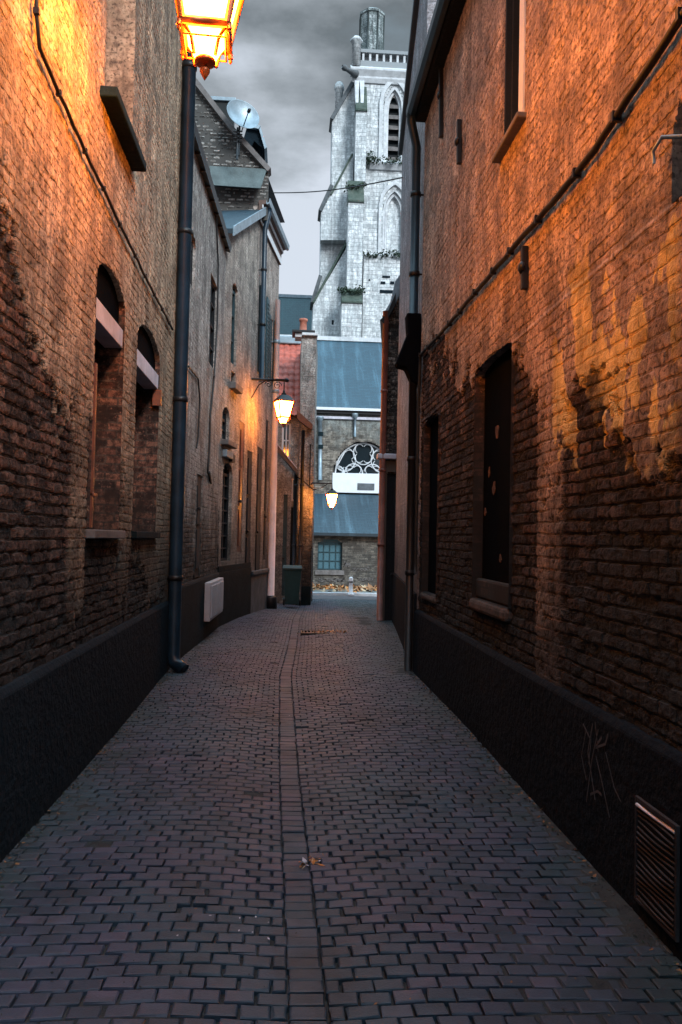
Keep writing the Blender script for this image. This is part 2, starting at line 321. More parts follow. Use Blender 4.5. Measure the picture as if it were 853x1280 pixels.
M['brickR3']=brickmat('dark_weathered_brick',[(.03,.03,.03),(.1,.085,.075),(.19,.17,.15),(.42,.4,.37)],(.14,.13,.12),bh=.075,pz=20,disp=.02,ero=.8,streak=.4)
M['churchbrick']=brickmat('grey_brown_church_brick',[(.09,.075,.065),(.2,.165,.135),(.28,.235,.19),(.36,.31,.26)],(.3,.27,.23),bw=.25,bh=.08,pz=6.6,pf=.6,pn=1.2,plaster=((.3,.33,.32),(.2,.2,.18)),disp=.01,streak=.45,mot=.3,foot_dark=.5)
M['stone']=brickmat('white_chalk_stone',[(.58,.61,.63),(.70,.73,.74),(.76,.78,.79),(.82,.83,.84)],(.5,.53,.55),bw=.62,bh=.27,ms=.012,disp=.02,ero=.2,streak=.5,fine=.4,blot=.55,foot_dark=0.,mot=.4)
M['darkstone']=brickmat('lichened_dark_stone',[(.16,.20,.20),(.28,.33,.33),(.40,.45,.45),(.6,.64,.64)],(.14,.17,.17),bw=.5,bh=.3,disp=.02,streak=.8,fine=.5,foot_dark=0,blot=.5)
M['plinth']=plain('dark_painted_render',(.004,.010,.016),.85,0,.35,2.2,.8,.02,(.007,.014,.020),spec=.12)
M['plinth2']=plain('blue_black_painted_render',(.003,.007,.012),.85,0,.3,2.2,.8,.02,(.006,.010,.015),spec=.12)
M['plinthB']=plain('dark_green_painted_render',(.005,.016,.021),.85,0,.35,3,.6,.01,spec=.15)
M['greyrender']=plain('grey_render',(.12,.13,.14),.8,0,.3,4,.5,.006)
M['pipe']=plain('blue_grey_painted_iron',(.011,.030,.052),.38,0,.3,5,.2,.002)
M['teal']=plain('teal_painted_wood',(.02,.06,.075),.5,0,.3,6,.3,.003)
M['darkwood']=plain('dark_painted_wood',(.007,.010,.014),.85,0,.3,8,.3,.003)
M['rustwood']=plain('red_brown_varnished_wood',(.17,.055,.03),.45,0,.3,8,.3,.003)
M['lintel']=plain('pale_painted_concrete',(.62,.60,.68),.7,0,.2,5,.3,.003)
M['stonesill']=plain('worn_stone_sill',(.17,.15,.145),.8,0,.3,5,.5,.006)
M['lightstone']=plain('pale_limestone',(.62,.63,.65),.8,0,.2,3,.5,.01)
M['iron']=plain('black_iron',(.015,.015,.017),.45,.3,.2,10,.3,.002)
M['lamplit']=plain('lamplit_orange_paint',(.55,.12,.03),.35,.35,.25,10,.2,.002)  # orange of the lamp's glow put into the frame colour
M['cable']=plain('black_rubber_cable',(.012,.012,.013),.6)
M['ventiron']=plain('dark_rusty_vent_metal',(.035,.03,.034),.7,.2,.3,9,.4,.002)
M['sootsill']=plain('soot_stained_worn_sill',(.075,.062,.058),.9,0,.5,7,.9,.012)
M['void']=plain('flat_black',(.003,.004,.006),.95,0,.2,6,.3,.003,spec=.02)
M['zinc']=plain('weathered_zinc',(.30,.37,.42),.45,.4,.25,4,.3,.004)
M['pinkpole']=plain('pale_pink_paint',(.82,.74,.78),.5,0,.15,3,.2,.002)
M['rustpipe']=plain('red_brown_painted_pipe',(.27,.105,.08),.5,0,.3,4,.3,.003)
M['slate']=plain('blue_slate',(.055,.12,.165),.6,0,.4,1.2,.5,.02,(.03,.075,.11))
M['slateL']=plain('streaked_blue_slate',(.06,.12,.16),.6,0,.4,1.0,.5,.02,(.11,.17,.21))
M['white']=plain('white_painted_reflection',(.72,.73,.76),.6,0,.06,3,.2,.003)
M['panel']=plain('off_white_enamel',(.55,.52,.55),.45,0,.12,4,.1,.002)
M['redtile']=plain('red_clay_pantile',(.45,.095,.06),.7,0,.35,7,.4,.006)
M['terracotta']=plain('terracotta',(.50,.17,.11),.75,0,.3,8,.4,.004)
M['bin']=plain('green_plastic',(.012,.055,.06),.45,0,.2,6,.15,.002)
M['chalk']=plain('grey_scratched_paint',(.075,.075,.085),.9,0,.3,20)
M['brownwood']=plain('brown_soffit_boards',(.16,.10,.08),.7,0,.3,8,.3,.004)
M['leadgrey']=plain('dull_lead_flashing',(.10,.125,.125),.7,.1,.3,3,.5,.01)
M['glass']=N('dark_window_glass').set(color=(.012,.018,.022),rough=.08,spec=.6).m
M['blueglass']=N('pale_blue_window_glass').set(color=(.07,.14,.17),rough=.12,spec=.7).m
def led():
    n=N('slate_courses'); uv=n.coord('Object'); return n
def slates(name,c1,c2,streak=(.2,.3,.36)):
    n=N(name); uv=n.coord('UV'); b=n.n('ShaderNodeTexBrick'); n.l(uv,b.inputs['Vector'])
    for k,v in (('Scale',1.),('Mortar Size',.012),('Mortar Smooth',.4),('Brick Width',.3),('Row Height',.2)): b.inputs[k].default_value=v
    b.inputs['Color1'].default_value=(0,0,0,1); b.inputs['Color2'].default_value=(1,1,1,1); b.inputs['Mortar'].default_value=(0,0,0,1)
    a=n.noise(uv,.8,5,.6); s=n.noise(n.vec(uv,(2.2,.16,1)),1.,5,.6); f=n.math('ADD',n.math('MULTIPLY',b.outputs[0],.4),n.math('MULTIPLY',a,.6))
    col=n.mix(n.step(f,.25,.75),c1,c2); col=n.mix(n.step(s,.48,.68,0,.8),col,streak); col=n.mix(n.math('MULTIPLY',b.outputs[1],.7),col,tuple(x*.3 for x in c1))
    fine=n.noise(uv,14,4,.7); col=n.mix(n.math('MULTIPLY',fine,.4),col,tuple(x*.5 for x in c1))
    n.set(color=col,rough=.55); n.bump(n.math('SUBTRACT',b.outputs[0],n.math('MULTIPLY',b.outputs[1],2.)),.4,.03); return n.m
M['slate']=slates('blue_slate_courses',(.007,.034,.056),(.013,.052,.080),(.055,.13,.18))
M['slateL']=slates('streaked_slate_courses',(.014,.034,.050),(.022,.050,.070),(.07,.13,.17))
M['slateF']=slates('dark_teal_slate_courses',(.008,.040,.052),(.014,.058,.07),(.02,.07,.08))
def roofslab(W,u0,u1,z0,z1,o0,o1,th=.08):
    "sloping slab from (out o0, z0) eave to (out o1, z1) ridge with course UVs"
    m=MB(); l=math.hypot(o1-o0,z1-z0); a=[W.P(u0,z0,o0),W.P(u1,z0,o0),W.P(u1,z1,o1),W.P(u0,z1,o1)]
    b=[v-Vector((0,0,th)) for v in a]; uv=[(u0,0),(u1,0),(u1,l),(u0,l)]
    m.hexa(b+a,0,uv*2); return m
# ================================================================== LEFT SIDE
WA=Wall((-1.37,-3),(-1.37,9.9)); WB=Wall((-1.37,9.9),(-1.2,14.4)); WC=Wall((-1.2,14.4),(-.75,17.2)); WD=Wall((-.75,17.2),(-.33,19.9))
ZB=-.7
# ---- big brick house
A=thing('brick_house',(-3.2,3.4,0),'tall old brick house on the left with orange lit limewash and two arched windows','house')
oA=[dict(s0=8.68,s1=9.66,z0=1.63,z1=3.62,arch=.2,depth=.34),dict(s0=10.22,s1=11.5,z0=1.63,z1=3.60,arch=.22,depth=.34),
    dict(s0=8.72,s1=9.72,z0=4.74,z1=7.2,depth=.3),dict(s0=4.9,s1=5.9,z0=4.74,z1=7.2,depth=.3)]
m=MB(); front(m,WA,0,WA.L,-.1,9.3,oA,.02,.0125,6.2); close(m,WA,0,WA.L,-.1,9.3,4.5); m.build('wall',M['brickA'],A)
m=MB(); bar(m,WA,0,WA.L-.002,-.3,.80,-.05,.03)
G,Z=np.meshgrid(np.arange(6,12.9,.05),np.arange(0,.9,.05),indexing='ij')
m.prism([WA.P(0,.80,-.05),WA.P(0,.80,.03),WA.P(0,.835,.005),WA.P(0,.835,-.05)],WA.t*(WA.L-.002)); m.build('plinth',M['plinth'],A,.006)
for i,o in enumerate(oA[:4]):
    arched=o.get('arch',0)
    f=window(WA,o,A,M['darkwood'] if arched else M['darkwood'],M['glass'],(1,2))
    if arched:
        m=MB(); bar(m,WA,o['s0']+.003,o['s1']-.003,3.13,3.28,-.16,-.012); m.build('lintel',M['lintel'],A,.004)
        m=MB(); bx=dict(o); bx['z0']=3.282; m.prism([WA.P(u,z,-.05) for u,z in outline(bx)],(-.05,0,0)); m.build('fanlight_void',M['void'],A)  # black sheet stands in for the unlit void above the lintel
        m=MB(); bar(m,WA,o['s0']-.03,o['s1']+.04,1.565,1.628,-.33,.05); m.build('sill',M['stonesill'] if i==0 else M['plinthB'],A,.006)
    else:
        m=MB(); bar(m,WA,o['s0']-.12,o['s1']+.05,4.66,4.738,-.25,.12); m.build('sill',M['plinthB'] if i==2 else M['stonesill'],A,.012)
o=oA[0]; m=MB(); bar(m,WA,8.69,8.735,1.64,2.8,-.05,.012); bar(m,WA,8.75,8.785,1.64,2.8,-.06,-.01); bar(m,WA,8.69,8.81,1.86,1.885,-.05,.02); m.build('shutter_frame',M['rustwood'],A,.003)
o=oA[1]; m=MB(); bar(m,WA,11.44,11.49,2.95,3.12,-.06,.03); m.build('hinge_block',M['rustwood'],A,.003)
m=roofslab(WA,-.1,WA.L+.1,9.25,12.2,.22,-4.2,.15); m.build('roof',M['slate'],A)
# ---- building B
B=thing('brick_house',(-3.2,12.2,0),'grey brick house past the thick downpipe with a white meter box at its foot','house')
zB=WB.hit(268,262)[1]
oB=[WB.op(236,244,275,350,depth=.08,arch=.15),WB.op(261,270,332,452,depth=.08),WB.op(243.5,250.5,590,722,depth=.14)]
for o in oB: print('oB',{k:round(v,2) for k,v in o.items()})
print('zB',zB)
m=MB(); front(m,WB,0,WB.L,-.1,zB,oB,.04,.02); close(m,WB,0,WB.L,-.1,zB,4.5); m.build('wall',M['brickB'],B)
m=MB(); bar(m,WB,.002,WB.L-.002,-.3,.93,-.05,.035); m.prism([WB.P(0.002,.93,-.05),WB.P(0.002,.93,.035),WB.P(0.002,.965,.01),WB.P(0.002,.965,-.05)],WB.t*(WB.L-.004)); m.build('plinth',M['plinthB'],B,.01)
window(WB,oB[0],B,M['darkwood'],M['glass'],(1,1)); window(WB,oB[1],B,M['darkwood'],M['glass'],(1,3)); door(WB,oB[2],B,M['darkwood'],M['iron'],2,.02)
m=MB(); profile(m,WB,0,WB.L,[(-.05,zB+.01),(.03,zB-.05),(.08,zB-.05),(.10,zB+.03),(.08,zB+.03),(.07,zB-.02),(.02,zB+.02)]); m.build('gutter',M['iron'],B)
for k in range(9):
    m=MB(); u=.25+k*.5; bar(m,WB,u,u+.03,zB-.10,zB-.055,.002,.085); m.build('gutter_bracket',M['iron'],B)
roofslab(WB,0,WB.L,zB+.02,zB+1.4,.08,-4.4,.1).build('roof',M['slate'],B)
# ---- building C : lean-to against the patched gable
C_=thing('brick_house',(-2.8,15.9,0),'narrow buff house with tall slit window and small tiled lean-to roof','house')
zc0=WC.hit(283,290)[1]; zc1=WC.hit(311,236)[1]; print('zc',zc0,zc1)
oC=[WC.op(288.5,295.5,345,452,depth=.09,arch=.12,ref=288),WC.op(277.5,286.5,504,549,depth=.1,arch=.22),WC.op(276,288,574,702,depth=.1,arch=.2),WC.op(296,302,523,690,depth=.03),WC.op(289,294.5,462,478,depth=.1),WC.op(305.5,312,560,725,depth=.03)]
for o in oC: print('oC',{k:round(v,2) for k,v in o.items()})
m=MB(); front(m,WC,0,WC.L,-.5,zc1,oC,.04,.02,top=lambda s: zc0+(zc1-zc0)*s/WC.L+.01)
p=[(0,-.5),(WC.L,-.5),(WC.L,zc1),(0,zc0)]; q=[WC.P(a,b) for a,b in p]; r_=[WC.P(a,b,-4.5) for a,b in p]
m.add(q+r_,[(1,5,6,2),(4,7,6,5),(0,3,7,4),(3,2,6,7)],0,[(0,-.5),(3,-.5),(3,zc1),(0,zc0),(4,-.5),(7,-.5),(7,zc1),(4,zc0)]); m.build('wall',M['brickC'],C_)
m=MB(); bar(m,WC,.002,WC.L-.002,-.7,.95,-.05,.03); bar(m,WC,.0,WC.L-.004,.952,1.06,-.05,.015); m.build('plinth',M['plinthB'],C_,.006)
window(WC,oC[0],C_,M['teal'],M['glass'],(0,2)); window(WC,oC[1],C_,M['darkwood'],M['blueglass'],(0,1)); window(WC,oC[2],C_,M['darkwood'],M['glass'],(1,6))
door(WC,oC[3],C_,M['rustwood'],M['iron'],3,.01); door(WC,oC[5],C_,M['darkwood'],M['iron'],3,.01); window(WC,oC[4],C_,M['teal'],M['glass'],(0,0),name='vent_window')
m=MB(); o=oC[1]; bar(m,WC,o['s0']-.08,o['s1']+.12,o['z0']-.1,o['z0']-.005,-.1,.14); m.build('sill',M['stonesill'],C_,.01)
m=MB(); o=oC[0]; bar(m,WC,o['s0']-.05,o['s1']+.12,o['z0']-.5,o['z0']-.38,-.02,.12); m.build('sill',M['stonesill'],C_,.01)
a=WC.P(-.05,zc0-.03,.12);b=WC.P(WC.L+.05,zc1-.03,.12); c=WC.P(WC.L+.05,zc1-.03,-3.5); d=WC.P(-.05,zc0-.03,-3.5)
m=MB(); L=(b-a).length; m.hexa([a,b,c,d]+[v+Vector((0,0,.09)) for v in (a,b,c,d)],0,[(0,0),(0,L),(3.6,L),(3.6,0)]*2); m.build('roof',M['slateL'],C_)
m=MB(); m.prism([WC.P(-.06,zc0-.08,.125),WC.P(WC.L+.03,zc1-.08,.125),WC.P(WC.L+.03,zc1+.1,.125),WC.P(-.06,zc0+.1,.125)],WC.n*.03); m.build('verge_board',M['zinc'],C_,.004)
# ---- building D : gable, cornice, shutters
D=thing('town_house',(-2.5,18.6,-.1),'tall rendered house with patched gable, deep cornice and dark green shutters','house')
zD=WD.hit(318,243)[1]; print('zD',zD)
oD=[WD.op(325.5,330.5,358,468,depth=.06,ref=325.5),WD.op(336,340,392,472,depth=.06,ref=336),WD.op(318,324.5,555,722,depth=.03),WD.op(328.5,332,520,700,depth=.03),WD.op(335.5,338.5,560,715,depth=.03)]
for o in oD: print('oD',{k:round(v,2) for k,v in o.items()})
oD=[o for o in oD if o['s0']>-.01 or True]
for o in oD: o['s0']=max(o['s0'],.06); o['s1']=min(max(o['s1'],o['s0']+.2),WD.L-.06)
m=MB(); front(m,WD,0,WD.L,-.7,zD,oD,.05,.03); close(m,WD,0,WD.L,-.7,zD,4.2); m.build('wall',M['brickD'],D)
m=MB(); bar(m,WD,.002,WD.L-.002,-.8,.78,-.05,.03); bar(m,WD,.0,WD.L-.004,.782,.86,-.05,.07); m.build('plinth',M['greyrender'],D,.006)
window(WD,oD[0],D,M['teal'],M['glass'],(1,3)); window(WD,oD[1],D,M['teal'],M['glass'],(1,2))
for o in oD[:2]:
    for a,b in ((o['s0']-.34,o['s0']-.01),(o['s1']+.01,o['s1']+.3)):
        if a<-.5 or b>WD.L+.1: continue
        m=MB(); bar(m,WD,a,b,o['z0'],o['z1'],.003,.035)
        for k in range(18): z=o['z0']+.06+(o['z1']-o['z0']-.12)*k/18; bar(m,WD,a+.05,b-.05,z,z+.02,.036,.048)
        m.build('shutter',M['teal'],D)
for o in oD[2:]: door(WD,o,D,M['darkwood'],M['iron'],3,.01)
m=MB()
profile(m,WD,-.05,WD.L,[(0,zD-.36),(.04,zD-.36),(.05,zD-.1),(.08,zD-.08),(.08,zD+.0),(.16,zD+.02),(.16,zD+.1),(0,zD+.1)]); m.build('cornice',M['brownwood'],D)
m=MB(); profile(m,WD,-.05,WD.L+.02,[(.161,zD+.03),(.18,zD+.0),(.23,zD+.02),(.25,zD+.13),(.235,zD+.13),(.22,zD+.05),(.18,zD+.04),(.161,zD+.1)]); m.build('gutter',M['zinc'],D)
m=MB(); profile(m,WD,-.05,WD.L,[(.081,zD-.07),(.10,zD-.07),(.10,zD+.0),(.081,zD+.0)]); profile(m,WD,-.05,WD.L,[(.041,zD-.36),(.055,zD-.36),(.055,zD-.2),(.041,zD-.2)]); m.build('moulding',M['white'],D)
YG=17.16; gp=[(240,98),(290,163),(336,214),(330,236),(262,236),(150,236),(150,5)]
P3=[at(x,y,YG) for x,y in gp]
m=MB(); xs=np.linspace(P3[5].x,P3[2].x,110); zs=np.linspace(P3[4].z-.6,P3[6].z,110); XX,ZZ=np.meshgrid((xs[1:]+xs[:-1])/2,(zs[1:]+zs[:-1])/2,indexing='ij')
kx=[p.x for p in (P3[6],P3[0],P3[1],P3[2])]; kz=[p.z for p in (P3[6],P3[0],P3[1],P3[2])]; kp=ZZ<np.interp(XX,kx,kz)
G,Z=np.meshgrid(xs,zs,indexing='ij'); m.grid(np.stack([G,np.full_like(G,YG),Z],-1),np.stack([G+9,Z],-1),kp)
for k in range(3):
    a=Vector((kx[k],YG-.03,kz[k]));b=Vector((kx[k+1],YG-.03,kz[k+1]))
m.prism([Vector((x,YG+.06,z)) for x,z in [(P3[5].x,P3[4].z-.6),(P3[2].x,P3[4].z-.6)]+list(zip(kx,kz))[::-1]],(0,.2,0)); m.build('gable',M['gable'],D)
m=MB()
for k in range(3):
    a=Vector((kx[k],YG-.06,kz[k]));b=Vector((kx[k+1],YG-.06,kz[k+1])); nn=Vector((-(b.z-a.z),0,b.x-a.x)).normalized()*.07
    m.prism([a-nn*.5,b-nn*.5,b+nn,a+nn],(0,.36,0))
m.build('coping',M['stonesill'],D)
m=MB(); f0,f1,f2,f3=at(262,208,YG),at(334,212,YG),at(326,236,YG-.25),at(266,232,YG-.25); m.prism([f0,f1,f2,f3],(0,-.03,0)); m.build('flashing',M['leadgrey'],D)
# roof of D behind the gable
m=MB(); ex=WD.P(0,zD+.1,.1); pr=[Vector((kx[3],0,kz[3]-.05)),Vector((kx[0],0,kz[0]-.05)),Vector((kx[0]-3.5,0,zD))]
m.prism([Vector((v.x,YG+.27,v.z)) for v in pr],(.35,2.4,0)); m.build('roof',M['slate'],D)
# ---- pieces standing on D's roof
c=at(277,140,19.); m=MB(); ch=thing('chimney_stack',(c.x,c.y,c.z-.5),'dark chimney stack with blue cap behind the patched gable','chimney')
m.box((c.x-.28,c.y-.25,c.z-1.6),(c.x+.3,c.y+.25,c.z+.12)); m.build('shaft',M['brickR3'],ch); m=MB(); m.box((c.x-.34,c.y-.3,c.z+.121),(c.x+.36,c.y+.3,c.z+.21)); m.build('cap',M['zinc'],ch,.01)
c=at(322,170,18.6); ch=thing('roof_dormer',(c.x,c.y,c.z-.4),'small dark dormer with blue zinc edge right of the satellite dish','dormer')
m=MB(); m.prism([at(309,158,18.5),at(325,160,18.5),at(333,184,18.5),at(329,186,18.5),at(318,176,18.5),at(306,200,18.5),at(300,190,18.5)],(0,.6,0)); m.build('cheek',M['plinth'],ch)
m=MB(); m.prism([at(308,152,18.4),at(326,157,18.4),at(325,161,18.4),at(308,158,18.4)],(0,.8,0)); m.prism([at(325.5,157,18.4),at(334,184,18.4),at(331,186,18.4),at(324,161,18.4)],(0,.8,0)); m.build('zinc_roof',M['zinc'],ch)
dc=at(303,145,16.9); sd=thing('satellite_dish',(dc.x,dc.y,dc.z-.75),'round pale blue satellite dish on a mast above the gable','dish')
m=MB(); rd=.36; prof=[]; K=8
ax=Vector((.45,-1,.35)).normalized()
prof=[(max(.001,rd*k/K),.11*(k/K)**2) for k in range(K+1)]+[(rd+.008,.115),(rd+.004,.10)]+[(rd*k/K*.99+.001,.11*(k/K)**2-.018) for k in range(K-1,-1,-1)]
m.lathe(dc-ax*.05,prof,32,0,ax); m.build('reflector',M['zinc'],sd)
m=MB(); m.tube([dc-ax*.06,dc-ax*.15,dc-ax*.15+Vector((0,0,-.75))],.022,8); m.build('mast',M['iron'],sd)
m=MB(); m.tube([dc-ax*.03+Vector((0,0,-.33)),dc+ax*.38+Vector((0,0,-.2))],.012,8); m.lathe(dc+ax*.36+Vector((0,0,-.2)),[(.02,0),(.035,.02),(.035,.09),(.02,.11)],10,0,ax); m.build('receiver_arm',M['iron'],sd)
ac=at(297,182,16.6); an=thing('aerial_mast',(ac.x,ac.y,ac.z-.3),'short black aerial with crossed rods in front of the dish','aerial')
m=MB(); m.tube([ac+Vector((0,0,-.3)),ac+Vector((0,0,.38))],.025,8); m.build('mast',M['iron'],an)
m=MB()
for k,z in enumerate((.08,.16,.24,.31)): m.tube([ac+Vector((-.1,0,z)),ac+Vector((.1,0,z))],.014,6); m.tube([ac+Vector((.02,-.1,z)),ac+Vector((.02,.1,z))],.014,6)
m.build('rods',M['iron'],an)
# ---- E : low red-tiled house facing the camera, F : gable block with chimney
xE0,xE1=at(338,600,21.5).x,at(373,600,21.3).x; xF=at(392,600,21.3).x
zE=at(360,520,21.4).z; zR=at(360,430,24).z; print('E',xE0,xE1,xF,zE,zR)
E_=thing('cottage',((xE0+xE1)/2,23,-.2),'low cottage with red pantile roof behind the pale pole','house')
WE=Wall((xE1,21.45),(xE0,21.5),-1); WE.n=Vector((0,-1,0))
def opE(x0,x1,y0,y1,d): a=at(x0,y1,21.47);b=at(x1,y0,21.47); return dict(s0=xE1-b.x,s1=xE1-a.x,z0=a.z,z1=b.z,depth=d)
oE=[opE(352,364,528,572,.15),opE(361.5,371,634,745,.1),opE(352,360,618,745,.1),opE(364.5,370.5,598,626,.08)]
class FW_(Wall):
    pass
def faceY(x0,x1,Y):
    "wall facing the camera: runs from x1 to x0 so that its normal points to -Y"
    w=Wall((x1,Y),(x0,Y),1); w.n=Vector((0,-1,0)); w.side=-1; return w
WE=faceY(xE0,xE1,21.47)
m=MB(); front(m,WE,0,WE.L,-.7,zE,oE,.05,.03); close(m,WE,0,WE.L,-.7,zE,3.); m.build('wall',M['brickC'],E_)
window(WE,oE[0],E_,M['white'],M['glass'],(1,1)); door(WE,oE[1],E_,M['darkwood'],M['iron'],3,.08); door(WE,oE[2],E_,M['teal'],M['iron'],2,.06); window(WE,oE[3],E_,M['white'],M['glass'],(0,0),.04)
# pantile roof, real waves
def pantiles(p0,p1,q0,q1,nu,nv,amp=.03):
    "p0-p1 eave, q0-q1 ridge"
    A_,B_=nu*8+1,nv*6+1; U,V=np.meshgrid(np.linspace(0,1,A_),np.linspace(0,1,B_),indexing='ij')
    p0,p1,q0,q1=[np.array(v) for v in (p0,p1,q0,q1)]
    P=(1-V)[...,None]*((1-U)[...,None]*p0+U[...,None]*p1)+V[...,None]*((1-U)[...,None]*q0+U[...,None]*q1)
    nrm=np.cross(p1-p0,q0-p0); nrm=nrm/np.linalg.norm(nrm)
    h=amp*(np.abs(np.sin(U*nu*math.pi))**.7)+ .035*(1-(V*nv)%1.)
    return P+h[...,None]*nrm,np.stack([U*nu*.2,V*nv*.3],-1)
m=MB(); e0=(xE0-.1,21.32,zE-.02);e1=(xE1+.04,21.32,zE-.02);r0_=(xE0-.1,24,zR);r1_=(xE1+.04,24,zR)
P,UV=pantiles(e0,e1,r0_,r1_,5,11); m.grid(P,UV); ro=m.build('roof',M['redtile'],E_)
m=MB(); m.prism([(xE0-.1,21.34,zE-.06),(xE0-.1,24,zR-.06),(xE0-.1,24,zE-.06)],(xE1-xE0+.12,0,0)); m.build('roof_timber',M['brownwood'],E_)
m=MB(); m.box((xE0-.1,23.85,zR-.02),(xE1+.02,24.15,zR+.22)); m.build('ridge_capping',M['zinc'],E_,.03)
# porch with sloping lead verge
pp=[at(345,556,21.2),at(371,588,21.2),at(371,594,21.2),at(345,564,21.2)]
m=MB(); m.prism(pp,(0,-.5,0)); m.build('porch_roof',M['brownwood'],E_,.006); m=MB(); m.prism([pp[0],pp[1],pp[1]+Vector((0,0,.035)),pp[0]+Vector((0,0,.035))],(0,-.52,0)); m.build('porch_flashing',M['lintel'],E_)
F_=thing('gable_block',((xE1+xF)/2,22.6,-.2),'narrow end block with chimney, its lower face lit orange by the far lamp','house')
WF=faceY(xE1+.005,xF,21.3); zF=at(385,420,21.3).z; print('zF',zF)
WF2=Wall((xF,21.3),(xF+.12,23.6))
def opF(x0,x1,y0,y1,d): a=at(x0,y1,21.3);b=at(x1,y0,21.3); return dict(s0=xF-b.x,s1=xF-a.x,z0=a.z,z1=b.z,depth=d)
oF=[opF(386.5,389,555,610,.1)]
m=MB(); front(m,WF,0,WF.L,-.8,zF,oF,.05,.03); front(m,WF2,0,WF2.L,-.8,zF,[],.06,.04)
pa=[Vector((xE1+.005,21.3,-.8)),Vector((xF,21.3,-.8)),Vector((xF+.12,23.6,-.8)),Vector((xE1+.005,23.6,-.8))]; pb=[Vector((v.x,v.y,zF)) for v in pa]
m.add(pa+pb,[(2,3,7,6),(3,0,4,7),(4,5,6,7)],0,[(0,0),(.6,0),(3,0),(4,0),(0,7),(.6,7),(3,7),(4,7)]); m.build('wall',M['brickB'],F_)
m=MB(); bar(m,WF,.002,WF.L,-.8,.32,-.03,.02); m.build('plinth',M['plinthB'],F_,.01)
m=MB(); g=at(374,530,21.1); m.box((xE1+.01,21.2,zF-.002),(xF+.03,23.7,zF+.07)); m.build('coping',M['lightstone'],F_,.01)
for o in oF: window(WF,o,F_,M['darkwood'],M['glass'],(0,0),.02)
m=MB(); m.prism([at(371,512,21.1),at(391,530,21.1),at(391,537,21.1),at(386,535,21.1),at(372,524,21.1)],(0,.19,0)); m.build('bracket_hood',M['rustwood'],F_,.006)
m=MB(); m.tube([at(371,596,21.25),at(378,600,21.22),at(392,612,21.22),at(396,612,21.22)],.02,6); m.build('wall_cable',M['cable'],F_)
cx=at(380,415,22).x; ch=thing('chimney_stack',(cx,22,zF),'low cream chimney with dark slab and one terracotta pot','chimney')
m=MB(); m.box((cx-.24,21.7,zF+.07),(cx+.24,22.2,zF+.18)); m.build('stack',M['lightstone'],ch,.01); m=MB(); m.box((cx-.32,21.62,zF+.181),(cx+.3,22.28,zF+.25)); m.build('slab',M['iron'],ch,.01)
m=MB(); m.lathe((cx-.02,21.95,zF+.25),[(.11,0),(.12,.05),(.10,.08),(.095,.3),(.12,.32),(.115,.38),(.08,.38),(.075,.1)],16); m.build('pot',M['terracotta'],ch)
for px,y0,y1,mt,lb,YY in ((376.5,538,748,'iron','black downpipe on the narrow end block',21.2),(368.5,590,745,'pipe','blue downpipe by the cottage doors',21.35),(354,590,600,'',None,0)):
    if not lb: continue
    a=at(px,y0,YY);b=at(px-2,y1,YY); downpipe('downpipe',[(b.x,YY,a.z),(b.x,YY,-.3)],.045,M[mt],lb,[(3.,WE,0),(1.4,WE,0)])
# pole at D's far corner
b=at(337,755,19.2); b.x+=.03; tpx=at(345,375,19.2); pl=thing('utility_pole',(b.x,19.2,gz(19.2)),'pale pinkish pole rising in front of the red tiled roof','pole')
m=MB(); m.tube([(b.x,19.2,gz(19.2)-.1),(b.x+.0,19.2,3),(b.x+.0,19.2,tpx.z)],[.085,.08,.062],14); m.build('shaft',M['pinkpole'],pl)
m=MB(); m.lathe((b.x,19.2,gz(19.2)-.05),[(.15,0),(.15,.3),(.1,.36)],14); m.build('base_collar',M['iron'],pl)
for z in (5.1,6.3): 
    m=MB(); m.tube([(b.x,19.2,z),(b.x-.25,19.22,z)],.02,6); m.lathe((b.x,19.2,z-.04),[(.08,0),(.085,.01),(.085,.07),(.08,.08)],12); m.build('wall_clamp',M['zinc'],pl)
# wheelie bin
g=at(366,758,19.9); zb=gz(19.9); bn=thing('wheelie_bin',(g.x,19.9,zb),'dark green wheeled bin against the far left wall','bin')
x0,y0=g.x-.24,19.9; x0=g.x-.02
def loft(m,secs,mi=0):
    n=4
    vs=[];fs=[]
    for (cx_,cy_,hx_,hy_,z) in secs: vs+=[(cx_-hx_,cy_-hy_,z),(cx_+hx_,cy_-hy_,z),(cx_+hx_,cy_+hy_,z),(cx_-hx_,cy_+hy_,z)]
    for i in range(len(secs)-1):
        for k in range(4): fs.append((i*4+k,i*4+(k+1)%4,i*4+4+(k+1)%4,i*4+4+k))
    fs+=[(3,2,1,0),tuple(len(vs)-4+k for k in range(4))]; m.add(vs,fs,mi)
m=MB(); loft(m,[(x0,20.15,.17,.2,zb+.06),(x0,20.15,.215,.26,zb+.9),(x0,20.15,.235,.28,zb+.9),(x0,20.15,.235,.28,zb+.95)]); m.build('body',M['bin'],bn,.015)
m=MB(); loft(m,[(x0,20.15,.245,.3,zb+.952),(x0,20.17,.23,.27,zb+1.02)]); m.build('lid',M['bin'],bn,.012)
m=MB(); m.tube([(x0-.2,20.47,zb+.95),(x0+.2,20.47,zb+.95)],.018,8); m.build('handle',M['bin'],bn)
for sx_ in (-1,1): m=MB(); m.lathe((x0+sx_*.2-.025,20.37,zb+.1),[(.03,0),(.1,0),(.1,.05),(.03,.05)],16,0,(1,0,0)); m.build('wheel',M['cable'],bn)
